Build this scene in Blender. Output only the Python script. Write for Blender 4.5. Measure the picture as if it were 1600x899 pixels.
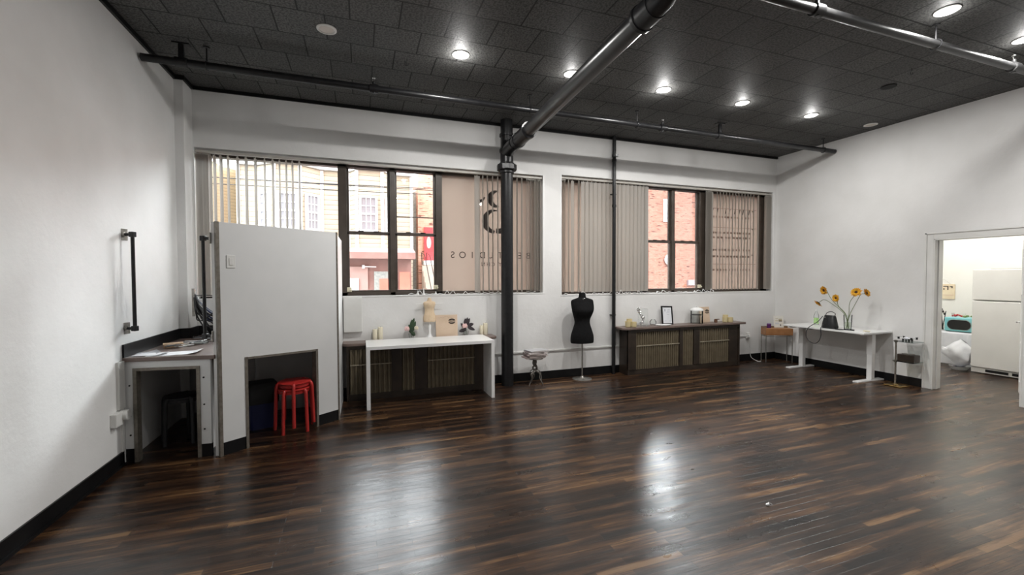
import bpy, bmesh, math, random
from math import sin, cos, pi, radians, sqrt
from mathutils import Vector, Matrix, noise
random.seed(7)
S = bpy.context.scene
C = S.collection
for o in list(bpy.data.objects): bpy.data.objects.remove(o)

# ------------------------------------------------------------------ camera
R = 9.419          # room width, x = 0 .. R ; back (window) wall inner face y = 0 ; ceiling H
H = 3.835
YB = -9.0          # rear wall
cam = bpy.data.cameras.new('camera'); co = bpy.data.objects.new('camera', cam); C.objects.link(co)
cam.sensor_width = 36; cam.lens = 668.15 / 1600 * 36; cam.clip_start = .02; cam.clip_end = 300
yaw, pit, rol = 0.34083, -0.02745, -0.00309
fw = Vector((sin(yaw) * cos(pit), cos(yaw) * cos(pit), sin(pit)))
r0 = Vector((cos(yaw), -sin(yaw), 0)); u0 = r0.cross(fw)
rr = r0 * cos(rol) + u0 * sin(rol); uu = -r0 * sin(rol) + u0 * cos(rol)
m = Matrix((rr, uu, -fw)).transposed().to_4x4(); m.translation = Vector((1.924, -6.035, 1.6))
co.matrix_world = m
S.camera = co
# ------------------------------------------------------------------ colour management, world, light levels
S.view_settings.view_transform = 'Standard'; S.view_settings.look = 'None'
S.view_settings.gamma = 1; S.view_settings.exposure = 0.0
S.view_settings.use_curve_mapping = False
SKY_LO, SKY_HI, GLARE_PATCH = 2.8, 14.5, 8.5
LAMP = 45.0
w = bpy.data.worlds.new('overcast_sky'); S.world = w; w.use_nodes = True
nt = w.node_tree; nt.nodes.clear()
wo = nt.nodes.new('ShaderNodeOutputWorld'); bg = nt.nodes.new('ShaderNodeBackground')
tc = nt.nodes.new('ShaderNodeTexCoord'); sx = nt.nodes.new('ShaderNodeSeparateXYZ')
mr = nt.nodes.new('ShaderNodeMapRange'); mr.inputs[1].default_value = 0.2; mr.inputs[2].default_value = .42
mr.inputs[3].default_value = SKY_LO; mr.inputs[4].default_value = SKY_HI
bg.inputs[0].default_value = (0.93, 0.97, 1, 1)
nt.links.new(tc.outputs['Generated'], sx.inputs[0]); nt.links.new(sx.outputs[2], mr.inputs[0])
# brighter sky patch added low over the roofs to strengthen the floor glare
dv = nt.nodes.new('ShaderNodeVectorMath'); dv.operation = 'DOT_PRODUCT'; dv.inputs[1].default_value = Vector((.60, .70, .39)).normalized()
mx = nt.nodes.new('ShaderNodeMath'); mx.operation = 'MAXIMUM'; mx.inputs[1].default_value = 0
pw_ = nt.nodes.new('ShaderNodeMath'); pw_.operation = 'POWER'; pw_.inputs[1].default_value = 26
ml = nt.nodes.new('ShaderNodeMath'); ml.operation = 'MULTIPLY_ADD'; ml.inputs[1].default_value = GLARE_PATCH; ml.inputs[2].default_value = 1
mt = nt.nodes.new('ShaderNodeMath'); mt.operation = 'MULTIPLY'
nt.links.new(tc.outputs['Generated'], dv.inputs[0]); nt.links.new(dv.outputs['Value'], mx.inputs[0]); nt.links.new(mx.outputs[0], pw_.inputs[0])
nt.links.new(pw_.outputs[0], ml.inputs[0]); nt.links.new(ml.outputs[0], mt.inputs[0]); nt.links.new(mr.outputs[0], mt.inputs[1])
nt.links.new(mt.outputs[0], bg.inputs[1]); nt.links.new(bg.outputs[0], wo.inputs[0])
for x0, x1 in ((.09, 4.59), (4.87, 9.36)):      # daylight portals in the two window openings
    l = bpy.data.lights.new('window_portal', 'AREA'); l.shape = 'RECTANGLE'; l.size = x1 - x0; l.size_y = 1.82
    l.cycles.is_portal = True
    lo = bpy.data.objects.new('window_portal', l); C.objects.link(lo)
    lo.location = ((x0 + x1) / 2, .26, 2.23); lo.rotation_euler = (-pi / 2, 0, 0)

# ------------------------------------------------------------------ materials
def mat(name, col=(.5, .5, .5), rough=.5, metal=0, spec=.5, **kw):
    m = bpy.data.materials.new(name); m.use_nodes = True
    b = m.node_tree.nodes['Principled BSDF']
    b.inputs['Base Color'].default_value = (*col, 1); b.inputs['Roughness'].default_value = rough
    b.inputs['Metallic'].default_value = metal; b.inputs['Specular IOR Level'].default_value = spec
    for k, v in kw.items():
        b.inputs[k].default_value = v
    return m
def N(m, t, **kw):
    n = m.node_tree.nodes.new(t)
    for k, v in kw.items():
        if hasattr(n, k) and not k.startswith('i_'): setattr(n, k, v)
    return n
def lk(m, a, b): m.node_tree.links.new(a, b)
def bs(m): return m.node_tree.nodes['Principled BSDF']
def coords(m, scale=(1, 1, 1), rot=(0, 0, 0), kind='Object'):
    t = N(m, 'ShaderNodeTexCoord'); mp = N(m, 'ShaderNodeMapping')
    mp.inputs['Scale'].default_value = scale; mp.inputs['Rotation'].default_value = rot
    lk(m, t.outputs[kind], mp.inputs[0]); return mp.outputs[0]
def noise_n(m, vec, scale, detail=4, rough=.5):
    n = N(m, 'ShaderNodeTexNoise'); n.inputs['Scale'].default_value = scale
    n.inputs['Detail'].default_value = detail; n.inputs['Roughness'].default_value = rough
    lk(m, vec, n.inputs['Vector']); return n
def ramp(m, fac, stops):
    r = N(m, 'ShaderNodeValToRGB'); e = r.color_ramp.elements
    while len(e) < len(stops): e.new(.5)
    for i, (p, c) in enumerate(stops):
        e[i].position = p; e[i].color = (*c, 1) if len(c) == 3 else c
    lk(m, fac, r.inputs[0]); return r.outputs[0]
def bump(m, h, strength=.3, dist=.01):
    b = N(m, 'ShaderNodeBump'); b.inputs['Strength'].default_value = strength; b.inputs['Distance'].default_value = dist
    lk(m, h, b.inputs['Height']); lk(m, b.outputs[0], bs(m).inputs['Normal']); return b
def mixc(m, fac, a, b, mode='MIX'):
    n = N(m, 'ShaderNodeMix'); n.data_type = 'RGBA'; n.blend_type = mode
    for s, v in ((n.inputs[0], fac), (n.inputs[6], a), (n.inputs[7], b)):
        if isinstance(v, (int, float)): s.default_value = v
        elif isinstance(v, tuple): s.default_value = (*v, 1)
        else: lk(m, v, s)
    return n.outputs[2]
def noisy(name, c1, c2, scale=8, rough=.5, bmp=0, metal=0, spec=.5, bscale=40, **kw):
    m = mat(name, c1, rough, metal, spec, **kw); v = coords(m)
    n = noise_n(m, v, scale)
    lk(m, ramp(m, n.outputs[0], [(.35, c1), (.65, c2)]), bs(m).inputs['Base Color'])
    if bmp:
        n2 = noise_n(m, v, bscale); bump(m, n2.outputs[0], bmp, .004)
    return m

# plaster wall
M_wall = mat('painted_plaster', (.74, .735, .72), .55, spec=.3)
v = coords(M_wall); n1 = noise_n(M_wall, v, 1.6, 5); n2 = noise_n(M_wall, v, 14, 5, .6)
lk(M_wall, ramp(M_wall, n1.outputs[0], [(.3, (.70, .695, .68)), (.7, (.78, .775, .765))]), bs(M_wall).inputs['Base Color'])
bump(M_wall, n2.outputs[0], .25, .01)
M_white = noisy('white_board_paint', (.66, .665, .66), (.70, .70, .695), 3, .45)
M_lam = noisy('white_laminate', (.80, .80, .79), (.83, .83, .82), 3, .3)
M_trimw = noisy('white_trim_paint', (.66, .655, .63), (.72, .715, .69), 4, .4)
M_black = noisy('black_gloss_paint', (.005, .005, .0055), (.009, .009, .0095), 5, .4, spec=.25)
M_iron = noisy('black_iron_pipe', (.008, .008, .009), (.014, .014, .015), 20, .34, .12, spec=.4)
M_ironm = noisy('dark_satin_pipe', (.014, .014, .0145), (.024, .024, .024), 12, .30, .05, spec=.6)
M_bronze = noisy('bronze_edge_trim', (.16, .14, .115), (.22, .20, .17), 30, .4, metal=.4)
M_frame = noisy('brown_window_frame', (.055, .042, .033), (.075, .06, .048), 6, .4)
M_chrome = mat('chrome', (.75, .75, .75), .18, 1)
M_brass = noisy('brass', (.55, .36, .14), (.7, .48, .2), 30, .25, metal=1)
M_dark = mat('dark_void', (.006, .006, .006), .8)
M_steel = noisy('brushed_steel', (.28, .27, .25), (.38, .36, .33), 30, .35, metal=.8)

# floor: dark stained boards along X
M_floor = mat('dark_stained_boards', (.05, .03, .02), .3, spec=.50, Anisotropic=.42)
tg = M_floor.node_tree.nodes.new('ShaderNodeCombineXYZ'); tg.inputs[1].default_value = 1       # grain scatters light across the boards
M_floor.node_tree.links.new(tg.outputs[0], M_floor.node_tree.nodes['Principled BSDF'].inputs['Tangent'])
v = coords(M_floor)
br = N(M_floor, 'ShaderNodeTexBrick'); br.offset = .37; br.offset_frequency = 2
br.inputs['Scale'].default_value = 1; br.inputs['Brick Width'].default_value = .55; br.inputs['Row Height'].default_value = .057
br.inputs['Mortar Size'].default_value = .0014; br.inputs['Mortar Smooth'].default_value = .2; br.inputs['Bias'].default_value = 0
br.inputs['Color1'].default_value = (0, 0, 0, 1); br.inputs['Color2'].default_value = (1, 1, 1, 1); br.inputs['Mortar'].default_value = (.3, .3, .3, 1)
lk(M_floor, v, br.inputs['Vector'])
vs = coords(M_floor, (.55, 9, 1)); na = noise_n(M_floor, vs, 1.3, 7, .65)
vf = coords(M_floor, (2.2, 34, 1)); nb = noise_n(M_floor, vf, 2.0, 4, .6)
vl = coords(M_floor, (.55, 1.2, 1)); nc = noise_n(M_floor, vl, 1.1, 3, .6)
def math_n(m, op, a, b):
    n = N(m, 'ShaderNodeMath'); n.operation = op
    for i, q in enumerate((a, b)):
        if isinstance(q, (int, float)): n.inputs[i].default_value = q
        else: lk(m, q, n.inputs[i])
    return n.outputs[0]
t = math_n(M_floor, 'ADD', math_n(M_floor, 'MULTIPLY', na.outputs[0], .85), math_n(M_floor, 'MULTIPLY', nb.outputs[0], .30))
t = math_n(M_floor, 'ADD', t, math_n(M_floor, 'MULTIPLY', br.outputs[0], .16))
t = math_n(M_floor, 'ADD', t, math_n(M_floor, 'MULTIPLY', nc.outputs[0], .35))
colf = ramp(M_floor, t, [(.66, (.0025, .002, .002)), (.77, (.013, .0062, .0036)), (.86, (.034, .016, .008)), (.94, (.080, .038, .016)), (1.0, (.16, .088, .038))])
colf = mixc(M_floor, br.outputs[1], colf, (.008, .005, .004))
lk(M_floor, colf, bs(M_floor).inputs['Base Color'])
rn = noise_n(M_floor, vl, 4, 5); rn2 = N(M_floor, 'ShaderNodeMapRange')
rn2.inputs[3].default_value = .22; rn2.inputs[4].default_value = .36
lk(M_floor, rn.outputs[0], rn2.inputs[0]); lk(M_floor, rn2.outputs[0], bs(M_floor).inputs['Roughness'])
hb = math_n(M_floor, 'ADD', math_n(M_floor, 'MULTIPLY', nb.outputs[0], .25), math_n(M_floor, 'MULTIPLY', br.outputs[1], -.8))
hw = noise_n(M_floor, coords(M_floor, (.8, 2.4, 1)), 3.2, 3, .5)
hb = math_n(M_floor, 'ADD', hb, math_n(M_floor, 'MULTIPLY', hw.outputs[0], 2.0))
bump(M_floor, hb, .32, .006)

# ceiling tiles
M_ceil = mat('black_ceiling_tile', (.03, .03, .03), .62, spec=.3)
t_ = N(M_ceil, 'ShaderNodeTexCoord'); mp = N(M_ceil, 'ShaderNodeMapping')
mp.inputs['Location'].default_value = (-.016, -.012, 0); lk(M_ceil, t_.outputs['Object'], mp.inputs[0])
bc = N(M_ceil, 'ShaderNodeTexBrick'); bc.offset = .5; bc.inputs['Scale'].default_value = 1
bc.inputs['Brick Width'].default_value = .411; bc.inputs['Row Height'].default_value = .402
bc.inputs['Mortar Size'].default_value = .007; bc.inputs['Mortar Smooth'].default_value = .1
bc.inputs['Color1'].default_value = (.085, .085, .082, 1); bc.inputs['Color2'].default_value = (.115, .114, .110, 1)
bc.inputs['Mortar'].default_value = (.004, .004, .004, 1)
lk(M_ceil, mp.outputs[0], bc.inputs['Vector'])
nsp = noise_n(M_ceil, mp.outputs[0], 55, 3, .7)
sp = ramp(M_ceil, nsp.outputs[0], [(.42, (.25, .25, .25)), (.56, (1, 1, 1))])
lk(M_ceil, mixc(M_ceil, .9, bc.outputs[0], sp, 'MULTIPLY'), bs(M_ceil).inputs['Base Color'])
hh = math_n(M_ceil, 'SUBTRACT', nsp.outputs[0], math_n(M_ceil, 'MULTIPLY', bc.outputs[1], 1.5))
bump(M_ceil, hh, .55, .006)

def glass_thin(name, tint=(.97, .98, .98), gloss=.06, rough=.0, ior=1.45):
    m = bpy.data.materials.new(name); m.use_nodes = True; t = m.node_tree; t.nodes.clear()
    o = t.nodes.new('ShaderNodeOutputMaterial'); a = t.nodes.new('ShaderNodeBsdfTransparent'); a.inputs[0].default_value = (*tint, 1)
    g = t.nodes.new('ShaderNodeBsdfGlossy'); g.inputs['Roughness'].default_value = rough
    f = t.nodes.new('ShaderNodeFresnel'); f.inputs[0].default_value = ior
    mx = t.nodes.new('ShaderNodeMixShader'); t.links.new(f.outputs[0], mx.inputs[0])
    t.links.new(a.outputs[0], mx.inputs[1]); t.links.new(g.outputs[0], mx.inputs[2]); t.links.new(mx.outputs[0], o.inputs[0]); return m
M_glass = glass_thin('window_glass')
M_clear = glass_thin('clear_glass', (.975, .985, .98), ior=1.22)
def translucent(name, col, tr=.6, rough=.5, gl=.04):
    m = bpy.data.materials.new(name); m.use_nodes = True; t = m.node_tree; t.nodes.clear()
    o = t.nodes.new('ShaderNodeOutputMaterial'); d = t.nodes.new('ShaderNodeBsdfDiffuse'); tr_ = t.nodes.new('ShaderNodeBsdfTranslucent')
    nz = t.nodes.new('ShaderNodeTexNoise'); nz.inputs['Scale'].default_value = 3
    rp = t.nodes.new('ShaderNodeValToRGB'); rp.color_ramp.elements[0].color = (*[c * .94 for c in col], 1); rp.color_ramp.elements[1].color = (*col, 1)
    t.links.new(nz.outputs[0], rp.inputs[0])
    t.links.new(rp.outputs[0], d.inputs[0]); t.links.new(rp.outputs[0], tr_.inputs[0])
    g = t.nodes.new('ShaderNodeBsdfGlossy'); g.inputs['Roughness'].default_value = rough
    m1 = t.nodes.new('ShaderNodeMixShader'); m1.inputs[0].default_value = tr
    m2 = t.nodes.new('ShaderNodeMixShader'); m2.inputs[0].default_value = gl
    t.links.new(d.outputs[0], m1.inputs[1]); t.links.new(tr_.outputs[0], m1.inputs[2])
    t.links.new(m1.outputs[0], m2.inputs[1]); t.links.new(g.outputs[0], m2.inputs[2]); t.links.new(m2.outputs[0], o.inputs[0]); return m
M_film = translucent('pink_window_film', (.46, .40, .355), .47, .03, .05)
M_slat = translucent('vinyl_blind_slat', (.50, .47, .43), .34, .4, .02)
def emis(name, col, s):
    m = bpy.data.materials.new(name); m.use_nodes = True; b = bs(m)
    b.inputs['Base Color'].default_value = (.8, .8, .8, 1)
    b.inputs['Emission Color'].default_value = (*col, 1); b.inputs['Emission Strength'].default_value = s; return m

# ------------------------------------------------------------------ mesh helpers
class MB:
    def __init__(s): s.bm = bmesh.new()
    def box(s, x0, x1, y0, y1, z0, z1):
        vs = [s.bm.verts.new((x, y, z)) for x in (x0, x1) for y in (y0, y1) for z in (z0, z1)]
        for f in ((0, 1, 3, 2), (4, 6, 7, 5), (0, 4, 5, 1), (2, 3, 7, 6), (0, 2, 6, 4), (1, 5, 7, 3)):
            s.bm.faces.new([vs[i] for i in f])
        return s
    def obox(s, c, size, M=None, rz=0):
        M = M or Matrix.Rotation(rz, 3, 'Z'); c = Vector(c)
        vs = [s.bm.verts.new(c + M @ Vector((a * size[0] / 2, b * size[1] / 2, d * size[2] / 2))) for a in (-1, 1) for b in (-1, 1) for d in (-1, 1)]
        for f in ((0, 1, 3, 2), (4, 6, 7, 5), (0, 4, 5, 1), (2, 3, 7, 6), (0, 2, 6, 4), (1, 5, 7, 3)):
            s.bm.faces.new([vs[i] for i in f])
        return s
    def loft(s, rings, cap=True, closed=False):
        rs = [[s.bm.verts.new(p) for p in r] for r in rings]; n = len(rs[0])
        pairs = list(zip(rs, rs[1:])) + ([(rs[-1], rs[0])] if closed else [])
        for a, b in pairs:
            for i in range(n):
                j = (i + 1) % n; s.bm.faces.new((a[i], a[j], b[j], b[i]))
        if cap and not closed:
            s.bm.faces.new(list(reversed(rs[0]))); s.bm.faces.new(rs[-1])
        return s
    def cyl(s, p0, p1, r, r2=None, n=16, cap=True):
        p0, p1 = Vector(p0), Vector(p1); d = (p1 - p0).normalized(); a = d.orthogonal().normalized(); b = d.cross(a)
        r2 = r if r2 is None else r2
        return s.loft([[p + (a * cos(2 * pi * i / n) + b * sin(2 * pi * i / n)) * q for i in range(n)] for p, q in ((p0, r), (p1, r2))], cap)
    def tube(s, pts, r, n=8, closed=False, radii=None):
        pts = [Vector(p) for p in pts]; rings = []; k = len(pts); a = None
        for i, p in enumerate(pts):
            if closed: d = pts[(i + 1) % k] - pts[i - 1]
            else: d = pts[min(i + 1, k - 1)] - pts[max(i - 1, 0)]
            d = d.normalized() if d.length > 1e-9 else Vector((0, 0, 1))
            if a is None: a = d.orthogonal().normalized()
            a = (a - d * a.dot(d)); a = a.normalized() if a.length > 1e-6 else d.orthogonal().normalized()
            b = d.cross(a); q = radii[i] if radii else r
            rings.append([p + (a * cos(2 * pi * j / n) + b * sin(2 * pi * j / n)) * q for j in range(n)])
        return s.loft(rings, True, closed)
    def lathe(s, prof, c=(0, 0, 0), n=24, sx=1, sy=1, cap=True):
        c = Vector(c)
        return s.loft([[c + Vector((max(r, 1e-4) * sx * cos(2 * pi * i / n), max(r, 1e-4) * sy * sin(2 * pi * i / n), z)) for i in range(n)] for r, z in prof], cap)
    def prism(s, poly, d, o=(0, 0, 0), ax=(1, 0, 0), ay=(0, 1, 0)):
        o, ax, ay, d = Vector(o), Vector(ax), Vector(ay), Vector(d)
        a = [s.bm.verts.new(o + ax * x + ay * y) for x, y in poly]; b = [s.bm.verts.new(v.co + d) for v in a]; n = len(a)
        s.bm.faces.new(list(reversed(a))); s.bm.faces.new(b)
        for i in range(n): s.bm.faces.new((a[i], a[(i + 1) % n], b[(i + 1) % n], b[i]))
        return s
    def ball(s, c, r, sx=1, sy=1, sz=1, n=12, M=None):
        rings = []
        for k in range(n // 2 + 1):
            t = pi * k / (n // 2); rings.append([])
            for i in range(n):
                p = Vector((max(sin(t), .01) * cos(2 * pi * i / n) * r * sx, max(sin(t), .01) * sin(2 * pi * i / n) * r * sy, cos(t) * r * sz))
                if M: p = M @ p
                rings[-1].append(Vector(c) + p)
        return s.loft(rings)
    def grid(s, f, nu, nv):
        g = [[s.bm.verts.new(f(i / nu, j / nv)) for j in range(nv + 1)] for i in range(nu + 1)]
        for i in range(nu):
            for j in range(nv): s.bm.faces.new((g[i][j], g[i + 1][j], g[i + 1][j + 1], g[i][j + 1]))
        return s
def arc(c, r, a0, a1, ax, ay, n=8):
    c, ax, ay = Vector(c), Vector(ax), Vector(ay)
    return [c + ax * r * cos(a0 + (a1 - a0) * i / n) + ay * r * sin(a0 + (a1 - a0) * i / n) for i in range(n + 1)]
def spline(pts, n=8):
    pts = [Vector(p) for p in pts]; P = [pts[0] * 2 - pts[1]] + pts + [pts[-1] * 2 - pts[-2]]; out = []
    for i in range(1, len(P) - 2):
        for k in range(n):
            t = k / n; a, b, c, d = P[i - 1:i + 3]
            out.append(.5 * ((2 * b) + (c - a) * t + (2 * a - 5 * b + 4 * c - d) * t * t + (3 * b - a - 3 * c + d) * t ** 3))
    out.append(pts[-1]); return out
def obj(name, mb, m, parent=None, smooth=False, bevel=0, label=None, seg=2):
    bm = mb.bm; bmesh.ops.recalc_face_normals(bm, faces=bm.faces[:])
    me = bpy.data.meshes.new(name); bm.to_mesh(me); bm.free(); me.materials.append(m)
    if smooth:
        me.polygons.foreach_set('use_smooth', [True] * len(me.polygons))
        me.set_sharp_from_angle(angle=radians(38))
    o = bpy.data.objects.new(name, me); C.objects.link(o)
    if parent: o.parent = parent
    if bevel:
        b = o.modifiers.new('bevel', 'BEVEL'); b.width = bevel; b.segments = seg; b.limit_method = 'ANGLE'; b.angle_limit = radians(40)
    if label: o['label'] = label
    return o
def T(name, label, cat, loc=(0, 0, 0), rz=0, group=None):
    o = bpy.data.objects.new(name, None); C.objects.link(o); o.location = loc; o.rotation_euler = (0, 0, rz)
    o.empty_display_size = .1; o['label'] = label; o['category'] = cat
    if group: o['group'] = group
    return o
def tag(o, label, cat, group=None):
    o['label'] = label; o['category'] = cat
    if group: o['group'] = group
    return o
def struct(name, mb, m, parent=None, **kw):
    o = obj(name, mb, m, parent, **kw)
    if not parent: o['kind'] = 'structure'
    return o
def children(o): return [c for c in bpy.data.objects if c.parent == o]
def copy_tree(o, parent=None):
    c = o.copy(); C.objects.link(c)
    if parent: c.parent = parent
    for ch in children(o): copy_tree(ch, c)
    return c
def text(name, s, size, m, loc, rot=(pi / 2, 0, 0), parent=None, mirror=False, ext=.001, space=1.0, align='LEFT'):
    cu = bpy.data.curves.new(name, 'FONT'); cu.body = s; cu.size = size; cu.extrude = ext; cu.space_character = space; cu.align_x = align
    tmp = bpy.data.objects.new('tmp', cu); C.objects.link(tmp)
    dg = bpy.context.evaluated_depsgraph_get(); me = bpy.data.meshes.new_from_object(tmp.evaluated_get(dg))
    bpy.data.objects.remove(tmp)
    if mirror:
        me.transform(Matrix.Scale(-1, 4, (1, 0, 0))); me.flip_normals()
    me.name = name; me.materials.clear(); me.materials.append(m)
    o = bpy.data.objects.new(name, me); C.objects.link(o); o.location = loc; o.rotation_euler = rot
    if parent: o.parent = parent
    return o
# ================================================================== SETTING
W1 = (.09, 4.59, 1.325, 3.13); W2 = (4.87, 9.36, 1.285, 3.165)
struct('floor', MB().box(-.3, 13.2, YB - .3, .3, -.15, 0), M_floor)
struct('ceiling', MB().box(-.3, R + .25, YB - .3, .3, H, H + .2), M_ceil)
struct('wall_left', MB().box(-.3, 0, YB - .3, .3, 0, H), M_wall)
b = MB(); x0 = -.02
b.box(0, R + .15, 0, .3, 0, 1.285)
b.box(0, W1[1], 0, .3, 1.285, W1[2]); b.box(0, W1[0], 0, .3, W1[2], H); b.box(W1[0], W1[1], 0, .3, W1[3], H)
b.box(W1[1], W2[0], 0, .3, 1.285, H); b.box(W2[0], W2[1], 0, .3, W2[3], H); b.box(W2[1], R + .15, 0, .3, 1.285, H)
struct('wall_back', b, M_wall)
b = MB(); DY0, DY1, DZ = -2.40, -3.27, 2.09
b.box(R, R + .15, DY0, 0, 0, H); b.box(R, R + .15, DY1, DY0, DZ, H); b.box(R, R + .15, YB, DY1, 0, H)
struct('wall_right', b, M_wall)
struct('wall_front', MB().box(-.3, R + .3, YB - .3, YB, 0, H), M_wall)
struct('trim_1', MB().box(0, .086, -.266, 0, 0, H), M_wall)                       # boxed pilaster in the left corner
struct('baseboard_left', MB().box(0, .012, YB, -1.53, 0, .117).box(.012, .024, YB, -1.53, 0, .02), M_black)
struct('baseboard_back', MB().box(1.70, R, -.014, 0, 0, .125), M_black)
struct('baseboard_right', MB().box(R - .014, R, -2.30, -.014, 0, .117).box(R - .014, R, YB, -3.37, 0, .117), M_black)
b = MB().box(0, .022, YB, -.266, H - .045, H).box(0, .108, -.288, -.266, H - .045, H).box(.086, .108, -.266, -.022, H - .045, H)
b.box(.086, R, -.022, 0, H - .04, H)
struct('trim_2', b, M_black)                                                      # black cornice
# door casing
b = MB()
b.box(R - .02, R, DY0 + 0, DY0 + .095, 0, DZ + .09); b.box(R - .02, R, DY1 - .095, DY1, 0, DZ + .09); b.box(R - .02, R, DY1, DY0, DZ, DZ + .09)
b.box(R - .03, R, DY0 + .072, DY0 + .095, 0, DZ + .09); b.box(R - .03, R, DY1 - .095, DY0 + .095, DZ + .068, DZ + .09)
b.box(R - .02, R + .17, DY0 - .018, DY0, 0, DZ); b.box(R - .02, R + .17, DY1, DY1 + .018, 0, DZ); b.box(R - .02, R + .17, DY1, DY0, DZ - .018, DZ)
b.box(R + .05, R + .09, DY0 - .03, DY0 - .018, 0, DZ)
struct('trim_3', b, M_trimw, bevel=.003)
# kitchen shell
M_kw = noisy('kitchen_wall_paint', (.80, .79, .75), (.83, .82, .78), 3, .5)
struct('wall_kitchen_far', MB().box(12.3, 12.45, -4.6, .3, 0, H), M_kw)
struct('wall_kitchen_side', MB().box(R + .15, 12.3, -.4, .15, 0, H), M_kw)
struct('wall_kitchen_near', MB().box(R + .15, 12.3, -4.6, -4.45, 0, H), M_kw)
struct('ceiling_kitchen', MB().box(R + .25, 12.45, -4.6, .3, H, H + .2), M_kw)
# window ledges
M_sill = noisy('white_sill_paint', (.80, .80, .79), (.84, .84, .83), 5, .35)
struct('trim_4', MB().box(W1[0], W1[1], -.006, .10, W1[2] - .001, W1[2] + .012), M_sill)
struct('trim_5', MB().box(W2[0], W2[1], -.006, .10, W2[2] - .001, W2[2] + .012), M_sill)
struct('trim_6', MB().box(W1[0], W1[0] + .004, .0, .12, W1[2], W1[3]).box(W1[1] - .018, W1[1], -.004, .12, W1[2], W1[3]), M_sill)
struct('trim_7', MB().box(W2[0], W2[0] + .015, -.004, .12, W2[2], W2[3]).box(W2[1] - .03, W2[1], -.004, .12, W2[2], W2[3]), M_sill)
# conduit raceway along the wall under the windows
tag(obj('wall_raceway', MB().box(3.66, 5.92, -.018, 0, .43, .452), M_trimw), 'long narrow white raceway on the wall behind the black dress form', 'raceway')
tag(obj('wall_raceway', MB().box(8.42, 8.68, -.018, 0, .455, .475), M_trimw), 'short narrow white raceway between the right cabinet and the outlet', 'raceway')

# ================================================================== WINDOWS
def window(name, W, posts, fixed, film, twin, yf=.12):
    x0, x1, z0, z1 = W
    f = MB(); D0, D1 = yf, yf + .11
    f.box(x0, x1, D0, D1, z0 + .0, z0 + .055); f.box(x0, x1, D0, D1, z1 - .07, z1)
    for a, b_ in posts: f.box(a, b_, D0, D1, z0, z1)
    w_ = struct(name, f, M_black if name == 'window_3' else M_frame, bevel=.003)
    for a, b_ in fixed: struct('pane', MB().box(a, b_, D0 + .05, D0 + .056, z0 + .05, z1 - .06), M_glass, w_)
    for a, b_ in film: struct('pane', MB().box(a, b_, D0 + .05, D0 + .054, z0 + .05, z1 - .06), M_film, w_, label='pane covered with pale pink translucent film')
    # double hung pair
    zt0, zt1 = z0 + .085, z1 - .075; zm = 2.195
    for a, b_ in twin:
        up = MB(); up.box(a - .03, b_ + .03, D0 + .05, D0 + .085, zm - .02, zm + .02)
        up.box(a - .03, a, D0 + .05, D0 + .085, zm, zt1 + .03); up.box(b_, b_ + .03, D0 + .05, D0 + .085, zm, zt1 + .03); up.box(a, b_, D0 + .05, D0 + .085, zt1, zt1 + .03)
        s_ = struct('upper_sash', up, M_frame, w_, bevel=.003); struct('sash_pane', MB().box(a, b_, D0 + .065, D0 + .07, zm, zt1), M_glass, s_)
        lo_ = MB(); lo_.box(a - .03, b_ + .03, D0 + .015, D0 + .05, zm - .03, zm + .012); lo_.box(a - .03, b_ + .03, D0 + .015, D0 + .05, z0 + .045, zt0)
        lo_.box(a - .03, a, D0 + .015, D0 + .05, zt0, zm); lo_.box(b_, b_ + .03, D0 + .015, D0 + .05, zt0, zm)
        s_ = struct('lower_sash', lo_, M_frame, w_, bevel=.003); struct('sash_pane', MB().box(a, b_, D0 + .03, D0 + .035, zt0, zm), M_glass, s_)
        for q in (.3, .7):
            lk_ = MB().box(a + (b_ - a) * q - .035, a + (b_ - a) * q + .035, D0 + .005, D0 + .03, zm + .012, zm + .022)
            struct('sash_lock', lk_, M_iron, s_)
    return w_
w1 = window('window_1', W1, [(W1[0], .10), (1.657, 1.763), (2.32, 2.39), (2.955, 3.045), (4.57, 4.59)], [(.10, 1.657)], [(3.045, 4.57)], [(1.793, 2.29), (2.419, 2.925)])
w2 = window('window_2', W2, [(W2[0], 4.93), (6.44, 6.58), (7.085, 7.15), (7.70, 7.92), (9.16, 9.36)], [], [(4.93, 6.44), (7.92, 9.16)], [(6.61, 7.055), (7.18, 7.67)])
M_putty = noisy('cream_plastic', (.62, .58, .42), (.68, .64, .5), 10, .4)
for x, z in ((1.785, 1.42), (2.945, 1.44), (7.70, 1.40)):
    c_ = MB().box(x - .03, x + .03, .10, .135, z - .03, z + .03).cyl((x, .09, z), (x + .03, .09, z - .01), .012, n=8)
    par = w1 if x < 4 else w2
    struct('sash_catch', c_, M_putty, par, label='cream plastic catch on lower frame corner', bevel=.004)
# storm bar in second pane
struct('storm_bar', MB().box(2.42, 2.925, .20, .215, 2.43, 2.445), M_frame, w1)

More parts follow.
